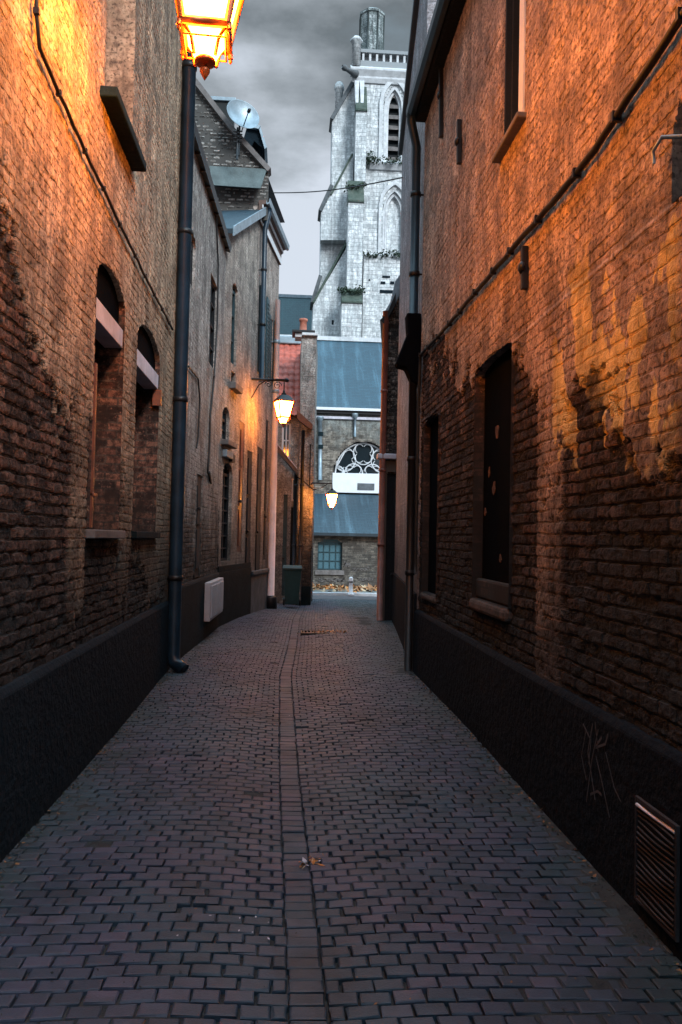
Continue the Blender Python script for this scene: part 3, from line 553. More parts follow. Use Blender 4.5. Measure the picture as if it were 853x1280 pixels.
# white louvred meter box on B's plinth
s0,z0=WB.hit(255,777,.04); s1,_=WB.hit(272,770,.04); z1=WB.hit(255,729,.04)[1]; print('meter',s0,s1,z0,z1)
mb_=thing('meter_box',WB.P((s0+s1)/2,z0,.06),'white ribbed metal box on the dark plinth of the grey brick house','meter box')
m=MB(); bar(m,WB,s0,s1,z0,z1,.037,.13); m.build('housing',M['panel'],mb_,.01)
m=MB()
for k in range(3): u=s0+.06+(s1-s0-.12)*k/3; bar(m,WB,u,u+(s1-s0)/3-.1,z0+.05,z1-.05,.131,.15)
m.build('door_panel',M['panel'],mb_,.006)
# junction box and cables on B/C
s_,z_=WC.hit(272,564); jb=thing('junction_box',WC.P(.2,z_,.05),'small blue grey junction box beside the arched recess','junction box')
m=MB(); bar(m,WC,.05,.55,z_-.06,z_+.07,.012,.1); m.build('case',M['zinc'],jb,.01); m=MB(); bar(m,WC,.56,.8,z_-.1,z_+.04,.012,.08); m.build('bracket',M['iron'],jb)
def cable_thing(name,pts,r,label,cat='cable',clips=0,W=None,mat='cable',jit=.01):
    P_=[Vector(p) for p in pts]; Q=[]
    for a,b in zip(P_[:-1],P_[1:]):
        k=max(2,int((b-a).length/.12))
        for i in range(k): Q.append(a.lerp(b,i/k))
    Q.append(P_[-1])
    for i in range(1,len(Q)-1): Q[i]=Q[i]+Vector((0,random.uniform(-jit,jit)*.3,random.uniform(-jit,jit)))
    t=thing(name,Q[-1],label,cat); m=MB(); m.tube(Q,r,8); m.build('wire',M[mat],t)
    if clips:
        for k in range(clips):
            q=Q[int((k+.5)*len(Q)/clips)]; c=MB(); c.box((q.x-r*1.25,q.y-.012,q.z-r*1.35),(q.x+r*1.25,q.y+.012,q.z+r*1.35)); c.build('clip',M['iron'],t)
    return t
def onW(W,pts,o=.02): return [W.P(*W.hit(x,y,o),o) for x,y in pts]
cable_thing('wall_cable',onW(WA,[(47,-30),(46,12),(50,60),(74,115),(100,175),(130,237),(155,290),(185,352),(216,412)],.025),.012,'thin black cable sagging across the orange left wall','cable',10,WA)
cable_thing('wall_cable',onW(WB,[(236,458),(248,474),(250,500),(248,545),(246,560)],.02),.012,'black cable turning down the grey brick wall beside the downpipe')
cable_thing('wall_cable',onW(WB,[(268,470),(263,520),(262,560),(260,590),(264,604),(262,590)],.02),.016,'looped black cable hanging down beside the junction box')
cable_thing('wall_cable',onW(WB,[(270,262),(273,330),(272,400),(268,470)],.03),.014,'black cable dropping from the gutter of the grey brick house')
# downpipes left
pz=[WA.hit(228,-60)[1],WA.hit(213,828)[1]]
c0=Vector((-1.285,9.5,0))
downpipe('downpipe',[(c0.x,c0.y,9.4),(c0.x,c0.y,.22),(c0.x+.02,c0.y-.02,.12),(c0.x+.14,c0.y-.08,.04)],.08,M['pipe'],'thick blue grey downpipe at the end of the tall left house',[(7.2,WA,0),(5.2,WA,0),(3.2,WA,0),(1.1,WA,0)],bm=M['iron'])
q1=WD.P(.12,zD-.02,.2); q2=WD.P(.1,zD-.5,.12); q0=WD.P(.1,0,.12)
qb=WD.hit(313,470)[1]
downpipe('downpipe',[q1,q1+Vector((0,0,-.1)),q2,Vector((q0.x,q0.y,qb))],.055,M['pipe'],'blue downpipe running from the deep cornice past the shutters',[(7.4,WD,0),(6.2,WD,0)],bm=M['iron'])
# ================================================================== RIGHT SIDE
WR=Wall((1.6,-3),(1.6,9.65),-1); WR2=Wall((1.6,9.65),(2.17,15.9),-1)
r1=thing('brick_house',(3.5,3.3,0),'long brick house on the right, limewashed above and sooty bare brick below','house')
zRt=6.8
def opR(pl,pr,pt,pb,**k): return WR.op(pl,pr,pt,pb,**k)
oR=[dict(s0=8.66,s1=9.80,z0=1.12,z1=3.1,arch=.05,depth=.14),dict(s0=11.45,s1=12.35,z0=1.0,z1=3.0,arch=.05,depth=.14),
    dict(s0=8.42,s1=8.98,z0=4.6,z1=6.3,depth=.28),dict(s0=5.65,s1=6.25,z0=3.05,z1=3.56,arch=.25,depth=.3)]
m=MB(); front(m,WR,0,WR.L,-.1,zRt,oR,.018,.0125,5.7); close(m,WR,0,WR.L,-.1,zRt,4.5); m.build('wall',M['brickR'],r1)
m=MB(); bar(m,WR,0,WR.L-.002,-.3,.735,-.05,.028); m.prism([WR.P(0,.735,-.05),WR.P(0,.735,.028),WR.P(0,.765,.006),WR.P(0,.765,-.05)],WR.t*(WR.L-.002)); 
pl_=m.build('plinth',M['plinth2'],r1,.006)
m=MB(); o=oR[0]; bar(m,WR,o['s0']+.01,o['s1']-.01,o['z0']-.10,o['z0']-.003,-.13,.03); m.build('sill',M['sootsill'],r1,.03)
m=MB(); o=oR[0]; bar(m,WR,o['s0']-.02,o['s1']+.02,o['z0']+.002,o['z1']+.02,-.3,-.09,0,True); m.build('infill',M['void'],r1)  # black sheet near the front paints the niche's dark depth
m=MB(); bar(m,WR,o['s0']+.012,o['s1']-.012,o['z0']+.003,o['z0']+.17,-.088,-.03,0,True); m.build('brick_step',M['brickR'],r1,.02)
m=MB(); o=oR[1]; bar(m,WR,o['s0']+.01,o['s1']-.01,o['z0']-.08,o['z0']-.003,-.13,.02); m.build('sill',M['sootsill'],r1,.03)
m=MB(); bar(m,WR,o['s0']-.02,o['s1']+.02,o['z0']+.002,o['z1']+.02,-.3,-.08,0,True); m.build('infill',M['void'],r1)  # second niche, its darkness painted by a black sheet too
window(WR,oR[2],r1,M['darkwood'],M['glass'],(1,2),.06)
m=MB(); o=oR[2]; bar(m,WR,o['s0']+.01,o['s0']+.12,o['z0']+.02,o['z1'],-.12,.012); m.build('sky_reflection',M['white'],r1,.003)  # white strip painted in for the sky's reflection in the glass
m=MB(); bar(m,WR,o['s1']-.03,o['s1']-.003,o['z0']+.01,o['z1']-.01,-.22,-.004); bar(m,WR,o['s1']-.06,o['s1']-.03,o['z0']+.01,o['z1']-.01,-.22,-.05); m.build('recess_shade',M['darkwood'],r1)  # dark strips added so the lamp-facing jamb stays dark
m=MB(); bar(m,WR,o['s0']-.05,o['s1']+.09,o['z0']-.045,o['z0']-.003,-.2,.07); m.build('sill',M['stonesill'],r1,.01)
window(WR,oR[3],r1,M['darkwood'],M['glass'],(0,0),.03)
m=MB(); m.tube([WR.P(6.2,3.32,-.05),WR.P(6.24,3.33,.05),WR.P(6.30,3.30,.06),WR.P(6.31,3.25,.05)],.009,6); m.build('shutter_hook',M['zinc'],r1)
M['reflection_patch']=plain('orange_painted_reflection',(.15,.065,.03),.85,0,.5,9)
m=MB(); o=oR[0]
for px,py,w_,h_ in ((622,540,.05,.07),(618,610,.045,.05),(607,640,.03,.03),(626,698,.03,.03),(612,590,.02,.04)):
    s_,z_=WR.hit(px,py,-.088); m.prism([WR.P(s_+w_*math.cos(a)*(1+.3*math.sin(a*3+px)),z_+h_*math.sin(a)*(1+.25*math.cos(a*2+px)),-.0895) for a in [2*math.pi*k/9 for k in range(9)]],WR.n*.006)
m.build('niche_reflection',M['reflection_patch'],r1)  # orange spots paint the reflections inside the niche
# eave
m=MB(); profile(m,WR,-.1,WR.L+.02,[(-.05,zRt-.02),(.11,zRt-.02),(.13,zRt+.02),(.13,zRt+.18),(-.05,zRt+.3)]); m.build('eave_board',M['plinth2'],r1)
m=MB(); profile(m,WR,-.1,WR.L+.04,[(.131,zRt+.05),(.15,zRt+.0),(.20,zRt+.0),(.235,zRt+.05),(.24,zRt+.13),(.225,zRt+.13),(.215,zRt+.07),(.19,zRt+.03),(.15,zRt+.06),(.131,zRt+.13)]); m.build('gutter',M['pipe'],r1)
roofslab(WR,-.1,WR.L+.02,zRt+.2,zRt+2.3,.12,-4.5,.1).build('roof',M['slate'],r1)
for px,y0,y1 in ((554,68,172),(660,308,362),(577,150,205)):
    a=WR.hit(px,y0);b=WR.hit(px,y1); t=thing('wall_anchor',WR.P(b[0],b[1],.02),{554:'long black iron wall anchor under the right eave',660:'short iron wall anchor above the bare brick on the orange wall',577:'faint iron wall anchor left of the tall upper window'}[px],'wall anchor')
    m=MB(); m.prism([WR.P(b[0]-.025,b[1],.0),WR.P(b[0]+.025,b[1],.0),WR.P(a[0]+.03,a[1],.0),WR.P(a[0]-.02,a[1],.0)],WR.n*.045); m.build('bar',M['iron'],t,.006)
    m=MB(); c=WR.P((a[0]+b[0])/2,(a[1]+b[1])/2,.03); m.lathe(c,[(.04,0),(.045,.02),(.02,.035)],8,0,WR.n); m.build('boss',M['iron'],t)
cable_thing('wall_cable',onW(WR,[(900,-30),(853,20),(800,100),(745,186),(700,243),(650,300),(590,371),(550,418),(526,444)],.03)+[WR.P(WR.L-.03,3.3,.03),WR.P(WR.L-.03,1.2,.03)],.019,'thick black cable clipped diagonally across the orange right wall','cable',16,WR,jit=.006)
# vent with slats, bent
s0,s1,z0,z1=6.08,6.46,.05,.50
v=thing('wall_vent',WR.P((s0+s1)/2,z0,.03),'rusty bent louvred vent low in the black plinth','vent')
m=MB()
for a,b,c,d in ((s0,s0+.018,z0,z1),(s1-.018,s1,z0,z1),(s0+.018,s1-.018,z0,z0+.015),(s0+.018,s1-.018,z1-.02,z1)): bar(m,WR,a,b,c,d,.029,.045)
m.build('frame',M['ventiron'],v,.003); m=MB(); bar(m,WR,s0+.018,s1-.018,z0+.015,z1-.02,.0285,.031); m.build('backing',M['cable'],v)
n_=17
for k in range(n_):
    z=z0+.025+(z1-z0-.06)*k/(n_-1); m=MB(); K=10; A_=[]
    for i in range(K+1):
        f=i/K; dz_=-.004*math.sin(f*math.pi*1.3)*(1 if 4<k<13 else .2)+.002*math.sin(k*2.1+f*5); A_.append(WR.P(s0+.02+(s1-s0-.04)*f,z+dz_,.040+.004*math.sin(k+f*4)))
    m.tube(A_,.0055 if k<n_-1 else .008,6); m.build('slat',M['pinkpole'] if k==n_-1 else M['ventiron'],v)
# scratched graffiti on the plinth
m=MB()
def scr(pts,w=.006):
    for (x0,y0),(x1,y1) in zip(pts[:-1],pts[1:]):
        a=WR.P(*WR.hit(x0,y0,.03),.0292);b=WR.P(*WR.hit(x1,y1,.03),.0292); d=(b-a).normalized(); k=WR.n.cross(d).normalized()*w/2; m.prism([a-k,b-k,b+k,a+k],WR.n*.0012)
scr([(733,912),(727,945),(733,975)]);scr([(741,905),(735,940),(744,1000)],.01);scr([(748,912),(740,950),(733,1003)],.007);scr([(752,922),(744,935),(757,930),(760,918)],.012)
scr([(745,945),(752,975),(762,1022)]);scr([(757,940),(768,985),(776,1002)],.005);scr([(738,993),(747,989),(752,994)],.012);scr([(729,905),(739,926),(736,955)],.008);scr([(744,902),(748,940)],.006)
t=m.build('graffiti',M['chalk']); tag(t,'faint grey scratched tag on the black right plinth','graffiti')
# ---- R2
r2=thing('rendered_house',(4.2,12.6,0),'narrow grey rendered strip of house beyond the right downpipe','house')
zr2=WR2.hit(504,183)[1]; print('zr2',zr2)
m=MB(); front(m,WR2,0,WR2.L,-.5,zr2,[],.05,.03); close(m,WR2,0,WR2.L,-.5,zr2,4.); m.build('wall',M['brickR2'],r2)
m=MB(); bar(m,WR2,.002,WR2.L,-.6,.95,-.05,.03); m.build('plinth',M['plinth2'],r2,.01)
m=MB(); bar(m,WR2,-.0,WR2.L+.05,zr2+.002,zr2+.12,-4,.08); m.build('roof',M['slate'],r2,.02)
# right downpipe
zp=zRt+.05; cx_,cy_=1.51,9.74
downpipe('downpipe',[(1.42,9.6,zp),(1.42,9.62,zp-.1),(cx_,cy_,zp-.35),(cx_,cy_,4.0)],.055,M['pipe'],'blue downpipe dropping from the right eave',[(5.9,WR,0),(4.9,WR,0)],bm=M['iron'])
hp=thing('rainwater_hopper',(cx_,cy_,3.75),'black wedge shaped rainwater hopper at the right house corner','hopper')
m=MB(); m.prism([Vector((1.60,9.68,4.4)),Vector((1.42,9.68,4.4)),Vector((1.44,9.68,4.15)),Vector((1.30,9.68,3.78)),Vector((1.32,9.68,3.74)),Vector((1.42,9.68,3.72)),Vector((1.5,9.68,3.55)),Vector((1.60,9.68,3.5))],(0,.22,0)); m.build('box',M['void'],hp,.02)
downpipe('downpipe',[(1.525,9.77,3.6),(1.525,9.77,.0)],.05,M['iron'],'black lower downpipe below the wedge shaped hopper',[(2.6,WR,0),(1.2,WR,0)])
# ---- R3 brick gable facing the camera
YR=16.1; xr=at(476,760,YR).x+.0; print('xr',xr)
r3=thing('brick_house',(4.,18,-.1),'dark brick gable end beside the red brown pipe on the right','house')
zr3=at(482,388,YR).z
WG=Wall((5.2,YR),(xr,YR),-1); WG2=Wall((xr,YR),(2.75,22.),-1)
oG=[dict(s0=WG.L-.30,s1=WG.L-.08,z0=-.1,z1=at(485,592,YR).z,depth=.1)]
m=MB(); front(m,WG,WG.L-1.1,WG.L,-.7,zr3+1.6,oG,.04,.025,top=lambda s: zr3+(WG.L-s)*1.1)
front(m,WG2,0,WG2.L,-.7,zr3,[],.07,.05)
m.prism([(xr+.3,YR+.15,-.7),(5.2,YR+.15,-.7),(5.2,YR+.15,zr3+2.4),(3.4,YR+.15,zr3+1.4),(xr+.3,YR+.15,zr3)],(.7,5.8,0),0,[(0,0),(3,0),(3,7),(2,7),(0,6)])
m.add([(WG.P(WG.L-1.1,-.7)),(5.2,YR,-.7),(5.2,YR,zr3+2.3),(WG.P(WG.L-1.1,zr3+1.2))],[(0,1,2,3)],0,[(0,0),(3,0),(3,8),(0,7)]); m.build('wall',M['brickR3'],r3)
m=MB(); bar(m,WG,WG.L-.42,WG.L+.0,.42-1.,at(485,594,YR).z+.0,.006,.022); 
zl=at(485,590,YR).z
m=MB(); bar(m,WG,WG.L-.45,WG.L-.305,-.6,zl,.0,.03); bar(m,WG,WG.L-.075,WG.L+.0,-.6,zl,.0,.03); bar(m,WG,WG.L-.45,WG.L,zl+.002,zl+.22,.0,.03); m.build('door_surround',M['brickC'],r3)
m=MB(); bar(m,WG,WG.L-.42,WG.L+.14,zl+.25,zl+.36,-.02,.16); m.build('lintel',M['lintel'],r3,.02)
door(WG,oG[0],r3,M['darkwood'],M['iron'],3,.04)
m=MB(); p0=at(477,398,YR-.2); 
m.prism([at(475,400,YR-.15),at(481,405,YR-.15),at(495,380,YR-.15),at(495,366,YR-.15),at(484,392,YR-.15)],WG2.t*5.5); m.build('gutter',M['iron'],r3)
m=MB(); m.prism([at(478,395,YR-.1),at(488,378,YR-.1),at(494,352,YR-.1),at(501,342,YR-.1),at(501,366,YR-.1),at(487,394,YR-.1)],WG2.t*5.4); m.build('roof',M['zinc'],r3)
a=at(485,402,YR-.13); b=at(473.5,775,YR-.13)
downpipe('downpipe',[(xr-.02,YR-.1,zr3-.05),(xr-.03,YR-.1,3.0),(xr-.03,YR-.1,-.02)],.062,M['rustpipe'],'red brown downpipe at the corner of the dark brick gable',[(4.6,WG,0),(3.0,WG,0),(1.5,WG,0)],bm=M['rustpipe'])
# wire over the alley
w0=WD.P(.5,zD+.05,.44); w1=WR2.P(3.2,at(500,222,12.8).z,.02); w0=at(340,241,17.8); w1=at(503,222,WR2.P(3.0,0).y)
P_=[w0.lerp(w1,i/24)-Vector((0,0,.08*math.sin(math.pi*i/24))) for i in range(25)]
wt=MB().tube(P_,.011,6).build('overhead_wire',M['cable']); tag(wt,'single black wire strung across the alley below the tower','wire')
# ================================================================== CHURCH
Y1,Y2,Y3,YT=34.,38.,45.,52.
CH=thing('church',(4,44,-.6),'old church with white stone tower and blue slate roofs closing the alley','church')
def wallY(x0,x1,Y): return Wall((x1,Y),(x0,Y),-1)
X0,X1=-7.,13.
W1=wallY(X0,X1,Y1); W2=wallY(X0,X1,Y2)
zA=at(435,665,Y1).z; zB2=at(435,618,Y2).z; zC=at(435,515,Y2).z; zD2=at(435,426,Y3).z; print('church z',zA,zB2,zC,zD2)
def oY(W,x0,x1,y0,y1,Y,**k): a=at(x0,y1,Y);b=at(x1,y0,Y); return dict(s0=W.A.x-b.x,s1=W.A.x-a.x,z0=a.z,z1=b.z,**k)
ow=oY(W1,397,428.5,673,712,Y1,depth=.2,arch=.22)
m=MB(); front(m,W1,0,W1.L,-1.2,zA,[ow],.09,.06); m.add([W1.P(0,-1.2),W1.P(0,zA),W1.P(0,zA,-3.9),W1.P(0,-1.2,-3.9)],[(0,1,2,3)]); m.build('aisle_wall',M['churchbrick'],CH)
window(W1,ow,CH,M['teal'],M['blueglass'],(3,2),.05)
m=MB(); bar(m,W1,ow['s0']-.1,ow['s1']+.1,ow['z0']-.22,ow['z0']-.02,-.1,.06); m.build('sill',M['stonesill'],CH,.02)
roofslab(W1,0,W1.L,zA-.05,zB2+.0,.35,-3.98,.12).build('aisle_roof',M['slateL'],CH)
m=MB(); bar(m,W1,0,W1.L,zA-.19,zA-.06,.24,.34); m.build('aisle_gutter',M['iron'],CH)
cr=at(454.5,592,Y2); rr=(at(454.5,592,Y2).x-at(417,592,Y2).x); zro=cr.z
orose=dict(s0=W2.A.x-cr.x-rr,s1=W2.A.x-cr.x+rr,z0=zB2,z1=zro+rr*1.1,arch=rr*1.1,depth=.35)
m=MB(); front(m,W2,0,W2.L,zB2-1,zC,[orose],.09,.06); m.build('nave_wall',M['churchbrick'],CH)
m=MB(); bar(m,W2,orose['s0']-.04,orose['s1']+.04,zB2+.08,zro,-.3,.03); m.build('boarding',M['white'],CH,.01)
m=MB(); a=at(447,604,Y2);b=at(468,613,Y2); m.box((a.x,Y2-.05,b.z),(b.x,Y2-.032,a.z)); m.build('vent_panel',M['greyrender'],CH)
rw=MB(); rw.box((cr.x-rr-.05,Y2+.28,zro),(cr.x+rr+.05,Y2+.33,zro+rr*1.12)); ro_=rw.build('rose_window',M['glass'],CH)
t_=MB()
def arc(cx0,cz0,r,a0,a1,w=.032,sz=1.1,n=18):
    pts=[Vector((cr.x+cx0+r*math.cos(R(a0+(a1-a0)*i/n)),Y2+.2,zro+(cz0+r*math.sin(R(a0+(a1-a0)*i/n)))*sz)) for i in range(n+1)]
    pts=[p for p in pts if p.z>=zro-.01 and ((p.x-cr.x)/rr)**2+((p.z-zro)/(rr*1.1))**2<.93]
    if len(pts)>1: t_.tube(pts,w,6)
for cx0,cz0,r in ((0,rr*.62,rr*.34),(-rr*.62,rr*.42,rr*.36),(rr*.62,rr*.42,rr*.36),(-rr*.32,rr*.0,rr*.3),(rr*.32,rr*.0,rr*.3),(-rr*.85,0,rr*.22),(rr*.85,0,rr*.22)):
    arc(cx0,cz0,r,0,360)
    for k in range(4): a=45+90*k; arc(cx0+r*.55*math.cos(R(a)),cz0+r*.55*math.sin(R(a)),r*.42,a-100,a+100,.02)
arc(0,0,rr*.93,0,180,.04); t_.build('tracery',M['lightstone'],ro_)
m=MB(); bar(m,W2,0,W2.L,zC-.12,zC+.02,.0,.22); m.build('eave_moulding',M['iron'],CH); m=MB(); bar(m,W2,0,W2.L,zC+.022,zC+.15,.1,.34); m.build('nave_gutter',M['white'],CH); m=MB(); bar(m,W2,0,W2.L,zC-.36,zC-.24,.0,.1); m.build('string_course',M['lintel'],CH)
roofslab(W2,0,W2.L,zC+.1,zD2,.2,-(Y3-Y2),.2).build('nave_roof',M['slate'],CH)
m=MB(); m.box((X0,Y3-.15,zD2-.05),(X1,Y3+.2,zD2+.18)); m.build('ridge_capping',M['lightstone'],CH)
m=MB(); m.box((X0,Y3+.2,-1),(X1,Y3+.6,zD2-.1)); m.build('nave_back_wall',M['churchbrick'],CH)
for x,y0,y1,w in ((400.5,524,600,5),(444,520,546,3)):
    m=MB(); a=at(x,y0,Y2-.12);b=at(x,y1,Y2-.12); m.tube([a,b],w*.038/2,8); m.lathe(a-Vector((0,0,.2)),[(.05,0),(.17,.25),(.17,.32)],8); m.build('rainwater_pipe',M['zinc'],CH)
m=MB()
for z in (540,556): a=at(398,z,Y2-.15);b=at(404,z+5,Y2-.15); m.box((a.x,Y2-.25,b.z),(b.x,Y2-.1,a.z))
m.build('pipe_joint',M['plinthB'],CH)
# graffiti on the aisle wall: white scribbled tags
m=MB(); random.seed(11)
def scrib(x0,x1,yc,h,n,w=.035):
    prev=None
    for i in range(n):
        p=(x0+(x1-x0)*i/n+1.8*math.sin(i*2.1)+random.uniform(-.8,.8),yc+h*math.cos(i*1.7+x0)*random.uniform(.3,1))
        if prev:
            a=at(*prev,Y1-.012);b=at(*p,Y1-.012); d=(b-a).normalized(); k=Vector((0,1,0)).cross(d).normalized()*w/2; m.prism([a-k,b-k,b+k,a+k],(0,-.004,0))
        prev=p
M_=1
scrib(399,432,725,3.5,40);scrib(430,438,706,5,14);scrib(440,462,712,4,26,.02);scrib(446,468,724,3,22,.02)
tag(m.build('graffiti',M['stonesill']),'white scribbled tags low on the church aisle wall','graffiti')
# second roof, far left
FR=MB(); a=at(300,424,60);b=at(300,371,62.5); xx=at(398,400,60).x
z0=at(370,470,60).z; z1_=at(370,371,64).z
WX=wallY(-16,xx+2,60); 
cs=thing('church_choir',((-16+xx)/2,62,-.6),'dark teal slate roof of the choir left of the white tower','church')
roofslab(WX,0,WX.L,z0,z1_,.3,-4,.2).build('roof',M['slateF'],cs); m=MB(); bar(m,WX,0,WX.L,-1.2,z0+.1,-4,0,0,True); m.build('wall',M['churchbrick'],cs)
m=MB(); bar(m,WX,0,WX.L,z1_-.1,z1_+.15,-4.2,-3.9); m.build('ridge_capping',M['zinc'],cs)
# ---- tower
def T(px,py,Y=YT): return at(px,py,Y)
tz=T(470,88).z; tb=T(470,430).z
WT=wallY(T(441,300).x,T(553,300).x,YT)
def oT(x0,x1,y0,y1,**k): return oY(WT,x0,x1,y0,y1,YT,**k)
ot=[oT(479,507,106,203,arch=1.55,gothic=True,depth=.35),oT(478,508,236,319,arch=1.45,gothic=True,depth=.45)]
tw=MB(); front(tw,WT,0,WT.L,4,tz,ot,.1,.07)
xl=WT.B.x; xR=WT.A.x
tw.add([(xl,YT,4),(xl,YT+9,4),(xl,YT+9,tz),(xl,YT,tz),(xR,YT,4),(xR,YT+9,4),(xR,YT+9,tz),(xR,YT,tz)],[(0,1,2,3)[::-1],(4,5,6,7),(1,2,6,5),(3,2,6,7)],0,[(0,4),(9,4),(9,tz),(0,tz),(20,4),(29,4),(29,tz),(20,tz)])
TW=tw.build('tower',M['stone'],CH)
# infill behind openings: louvres above, blind arch below
m=MB(); o=ot[0]
bar(m,WT,o['s0']-.05,o['s1']+.05,o['z0']-.1,o['z1']+.1,-.75,-.6); bw=m.build('belfry_opening',M['glass'],TW)
wm=MB(); sm=(o['s0']+o['s1'])/2
inner=dict(o); 
def ringp(o,sh,z0=None):
    pts=outline(dict(s0=o['s0']+sh,s1=o['s1']-sh,z0=o['z0'],z1=o['z1']-sh*1.6,arch=o['arch']-sh*.8,gothic=True),16); return pts
def surround(o,a,b,o0,o1,name,mat,parent,mt=None):
    A_=ringp(o,a);B_=ringp(o,b); m=MB()
    for i in range(len(A_)-1):
        p=[A_[i],A_[i+1],B_[i+1],B_[i]]; m.hexa([WT.P(u,z,o0) for u,z in p]+[WT.P(u,z,o1) for u,z in p])
    return m.build(name,mat,parent)
surround(o,0.0,.20,-.30,-.05,'moulding',M['lightstone'],bw); surround(o,.20,.34,-.58,-.25,'inner_moulding',M['lightstone'],bw)
surround(o,-.32,-.10,.0,.12,'hood_mould',M['lightstone'],bw)
for k in range(7):
    z=o['z0']+.25+k*.72; m=MB(); p=[WT.P(o['s0']+.35,z,-.3),WT.P(o['s0']+.35,z+.22,-.3),WT.P(o['s0']+.35,z+.42,-.58),WT.P(o['s0']+.35,z+.2,-.58)]
    m.prism(p,WT.t*((o['s1']-o['s0'])-.7)); m.build('louvre',M['stonesill'],bw)
o=ot[1]; m=MB(); bar(m,WT,o['s0']-.05,o['s1']+.05,o['z0']-.1,o['z1']+.1,-.62,-.46,0,True); bl=m.build('blind_arch',M['stone'],TW)
surround(o,0.0,.12,-.2,-.03,'moulding',M['lightstone'],bl); surround(o,.14,.28,-.46,-.2,'inner_moulding',M['lightstone'],bl); surround(o,-.30,-.12,.0,.14,'hood_mould',M['lightstone'],bl)
for x in (o['s0']-.2,o['s1']+.2,(o['s0']+.2),(o['s1']-.2)):
    m=MB(); m.lathe(WT.P(x,o['z0'],.02 if x<o['s0'] or x>o['s1'] else -.2),[(.13,0),(.08,.15),(.08,o['z1']-o['arch']-o['z0']-.2),(.15,o['z1']-o['arch']-o['z0'])],10); m.build('colonnette',M['lightstone'],bl)
# ledge strings
for y0,y1,xa,out in ((88,96,438,.35),(204,212,462,.3),(320,330,455,.45),(99,103,440,.18)):
    m=MB(); a=T(xa,y1);b=T(553,y0); m.prism([(a.x,YT+.01,a.z),(a.x,YT-out*.4,a.z),(a.x,YT-out,a.z+(b.z-a.z)*.45),(a.x,YT-out,a.z+(b.z-a.z)*.6),(a.x,YT+.01,b.z)],(b.x-a.x,0,0)); m.build('string_course',M['lightstone'],TW)
# lower courses step out
m=MB(); a=T(452,430);b=T(553,328); m.box((a.x,YT-.45,a.z-3),(b.x,YT-.002,b.z)); 
Pq=MB(); W4=wallY(a.x,b.x,YT-.45); W4.A.z=0; mm=MB(); front(mm,W4,0,W4.L,a.z-3,b.z,[],.12,.09); mm.add([(a.x,YT-.45,a.z-3),(a.x,YT,a.z-3),(a.x,YT,b.z),(a.x,YT-.45,b.z),(b.x,YT-.45,b.z),(b.x,YT,b.z)],[(0,3,2,1),(3,4,5,2)],0,[(0,0),(.5,0),(.5,8),(0,8),(9,8),(9,8.5)]); mm.build('lower_stage',M['stone'],TW)
for px,py,pw,ph in ((476,352,6,3),(488,352,5,3),(478,345,10,2),(475,363,18,3),(461,349,2,2),(415,401,2,6),(478,290-60,0,0)):
    if not pw: continue
    Yk=YT-.45 if px>440 else None
    if Yk is None: continue
    a=T(px,py+ph,Yk-.01);b=T(px+pw,py,Yk-.01); m=MB(); m.box((a.x,Yk-.03,a.z),(b.x,Yk-.012,b.z)); m.build('putlog_hole',M['plinth'],TW)
# buttress: front pier in weathered stages
def pier(x0,x1,y0,y1,out,prev,slope,name='buttress'):
    "stage between picture heights y0 (top) and y1, projecting out from the tower, topped by a mossy slope up to prev"
    a=T(x0,y1,YT-out);b=T(x1,y0,YT-out); W_=wallY(a.x,b.x,YT-out); m=MB(); front(m,W_,0,W_.L,a.z,b.z,[],.1,.08)
    m.add([(a.x,YT-out,a.z),(a.x,YT,a.z),(a.x,YT,b.z),(a.x,YT-out,b.z),(b.x,YT-out,a.z),(b.x,YT,a.z),(b.x,YT,b.z),(b.x,YT-out,b.z)],[(0,3,2,1),(4,5,6,7),(0,1,5,4)],0,[(0,a.z),(out,a.z),(out,b.z),(0,b.z),(5,a.z),(5+out,a.z),(5+out,b.z),(5,b.z)])
    B_=m.build(name,M['stone'],TW)
    c=T((x0+x1)/2,slope,YT-prev).z; m=MB(); m.prism([(a.x-.02,YT-out-.08,b.z),(a.x-.02,YT-out-.08,b.z-.12),(a.x-.02,YT-prev+.0,b.z-.12),(a.x-.02,YT-prev,c)],(b.x-a.x+.04,0,0)); m.build('weathering',M['moss'],B_)
M['moss']=plain('mossy_stone_slope',(.045,.07,.055),.9,0,.5,2.5,1.,.06,(.10,.12,.10))
pier(443.5,459,137,226,.9,.02,108); pier(433.5,455,251,361,1.7,.9,226); pier(426,453,377,450,2.5,1.7,361)
# pinnacle shape on the top stage
m=MB(); a=T(449,131,YT-.5)
for x in (446.5,453): 
    q=T(x,100,YT-.35); w_=.16; q2=T(x,128,YT-.8); m.prism([(q.x-w_,YT-.3,q.z),(q.x+w_,YT-.3,q.z),(q2.x+.1,YT-.75,q2.z),(q2.x-.1,YT-.75,q2.z)],(0,.28,0))
m.build('pinnacle',M['lightstone'],TW,.03)
# side buttress silhouette, projecting left
def side(poly,Y,th,name='side_buttress'):
    P_=[T(x,y,Y) for x,y in poly]; m=MB(); m.prism(P_,(0,th,0),0,[(p.x,p.z) for p in P_]); m.f=m.f; 
    o=m.build(name,M['stone'],TW); return o
sb=side([(444,100),(441,103),(417,146),(415.5,150),(414.5,232),(401.5,262),(400.5,345),(391.5,377),(389,440),(445,440)],YT+.6,1.6)
for x0,y0,x1,y1,w in ((442,101,415,148,4),(415,231,400.5,263,3.2),(401,344,390.5,378,2.5)):
    a=T(x0,y0,YT+.45);b=T(x1,y1,YT+.45); k=Vector((-(b.z-a.z),0,b.x-a.x)).normalized()*-.12
    m=MB(); m.prism([a-k,b-k,b+k,a+k],(0,1.9,0)); m.build('coping',M['greyrender'],sb)
sb2=side([(434,299),(432,312),(406,356),(392,380),(389.5,440),(440,440),(440,299)],YT-.5,1.0)
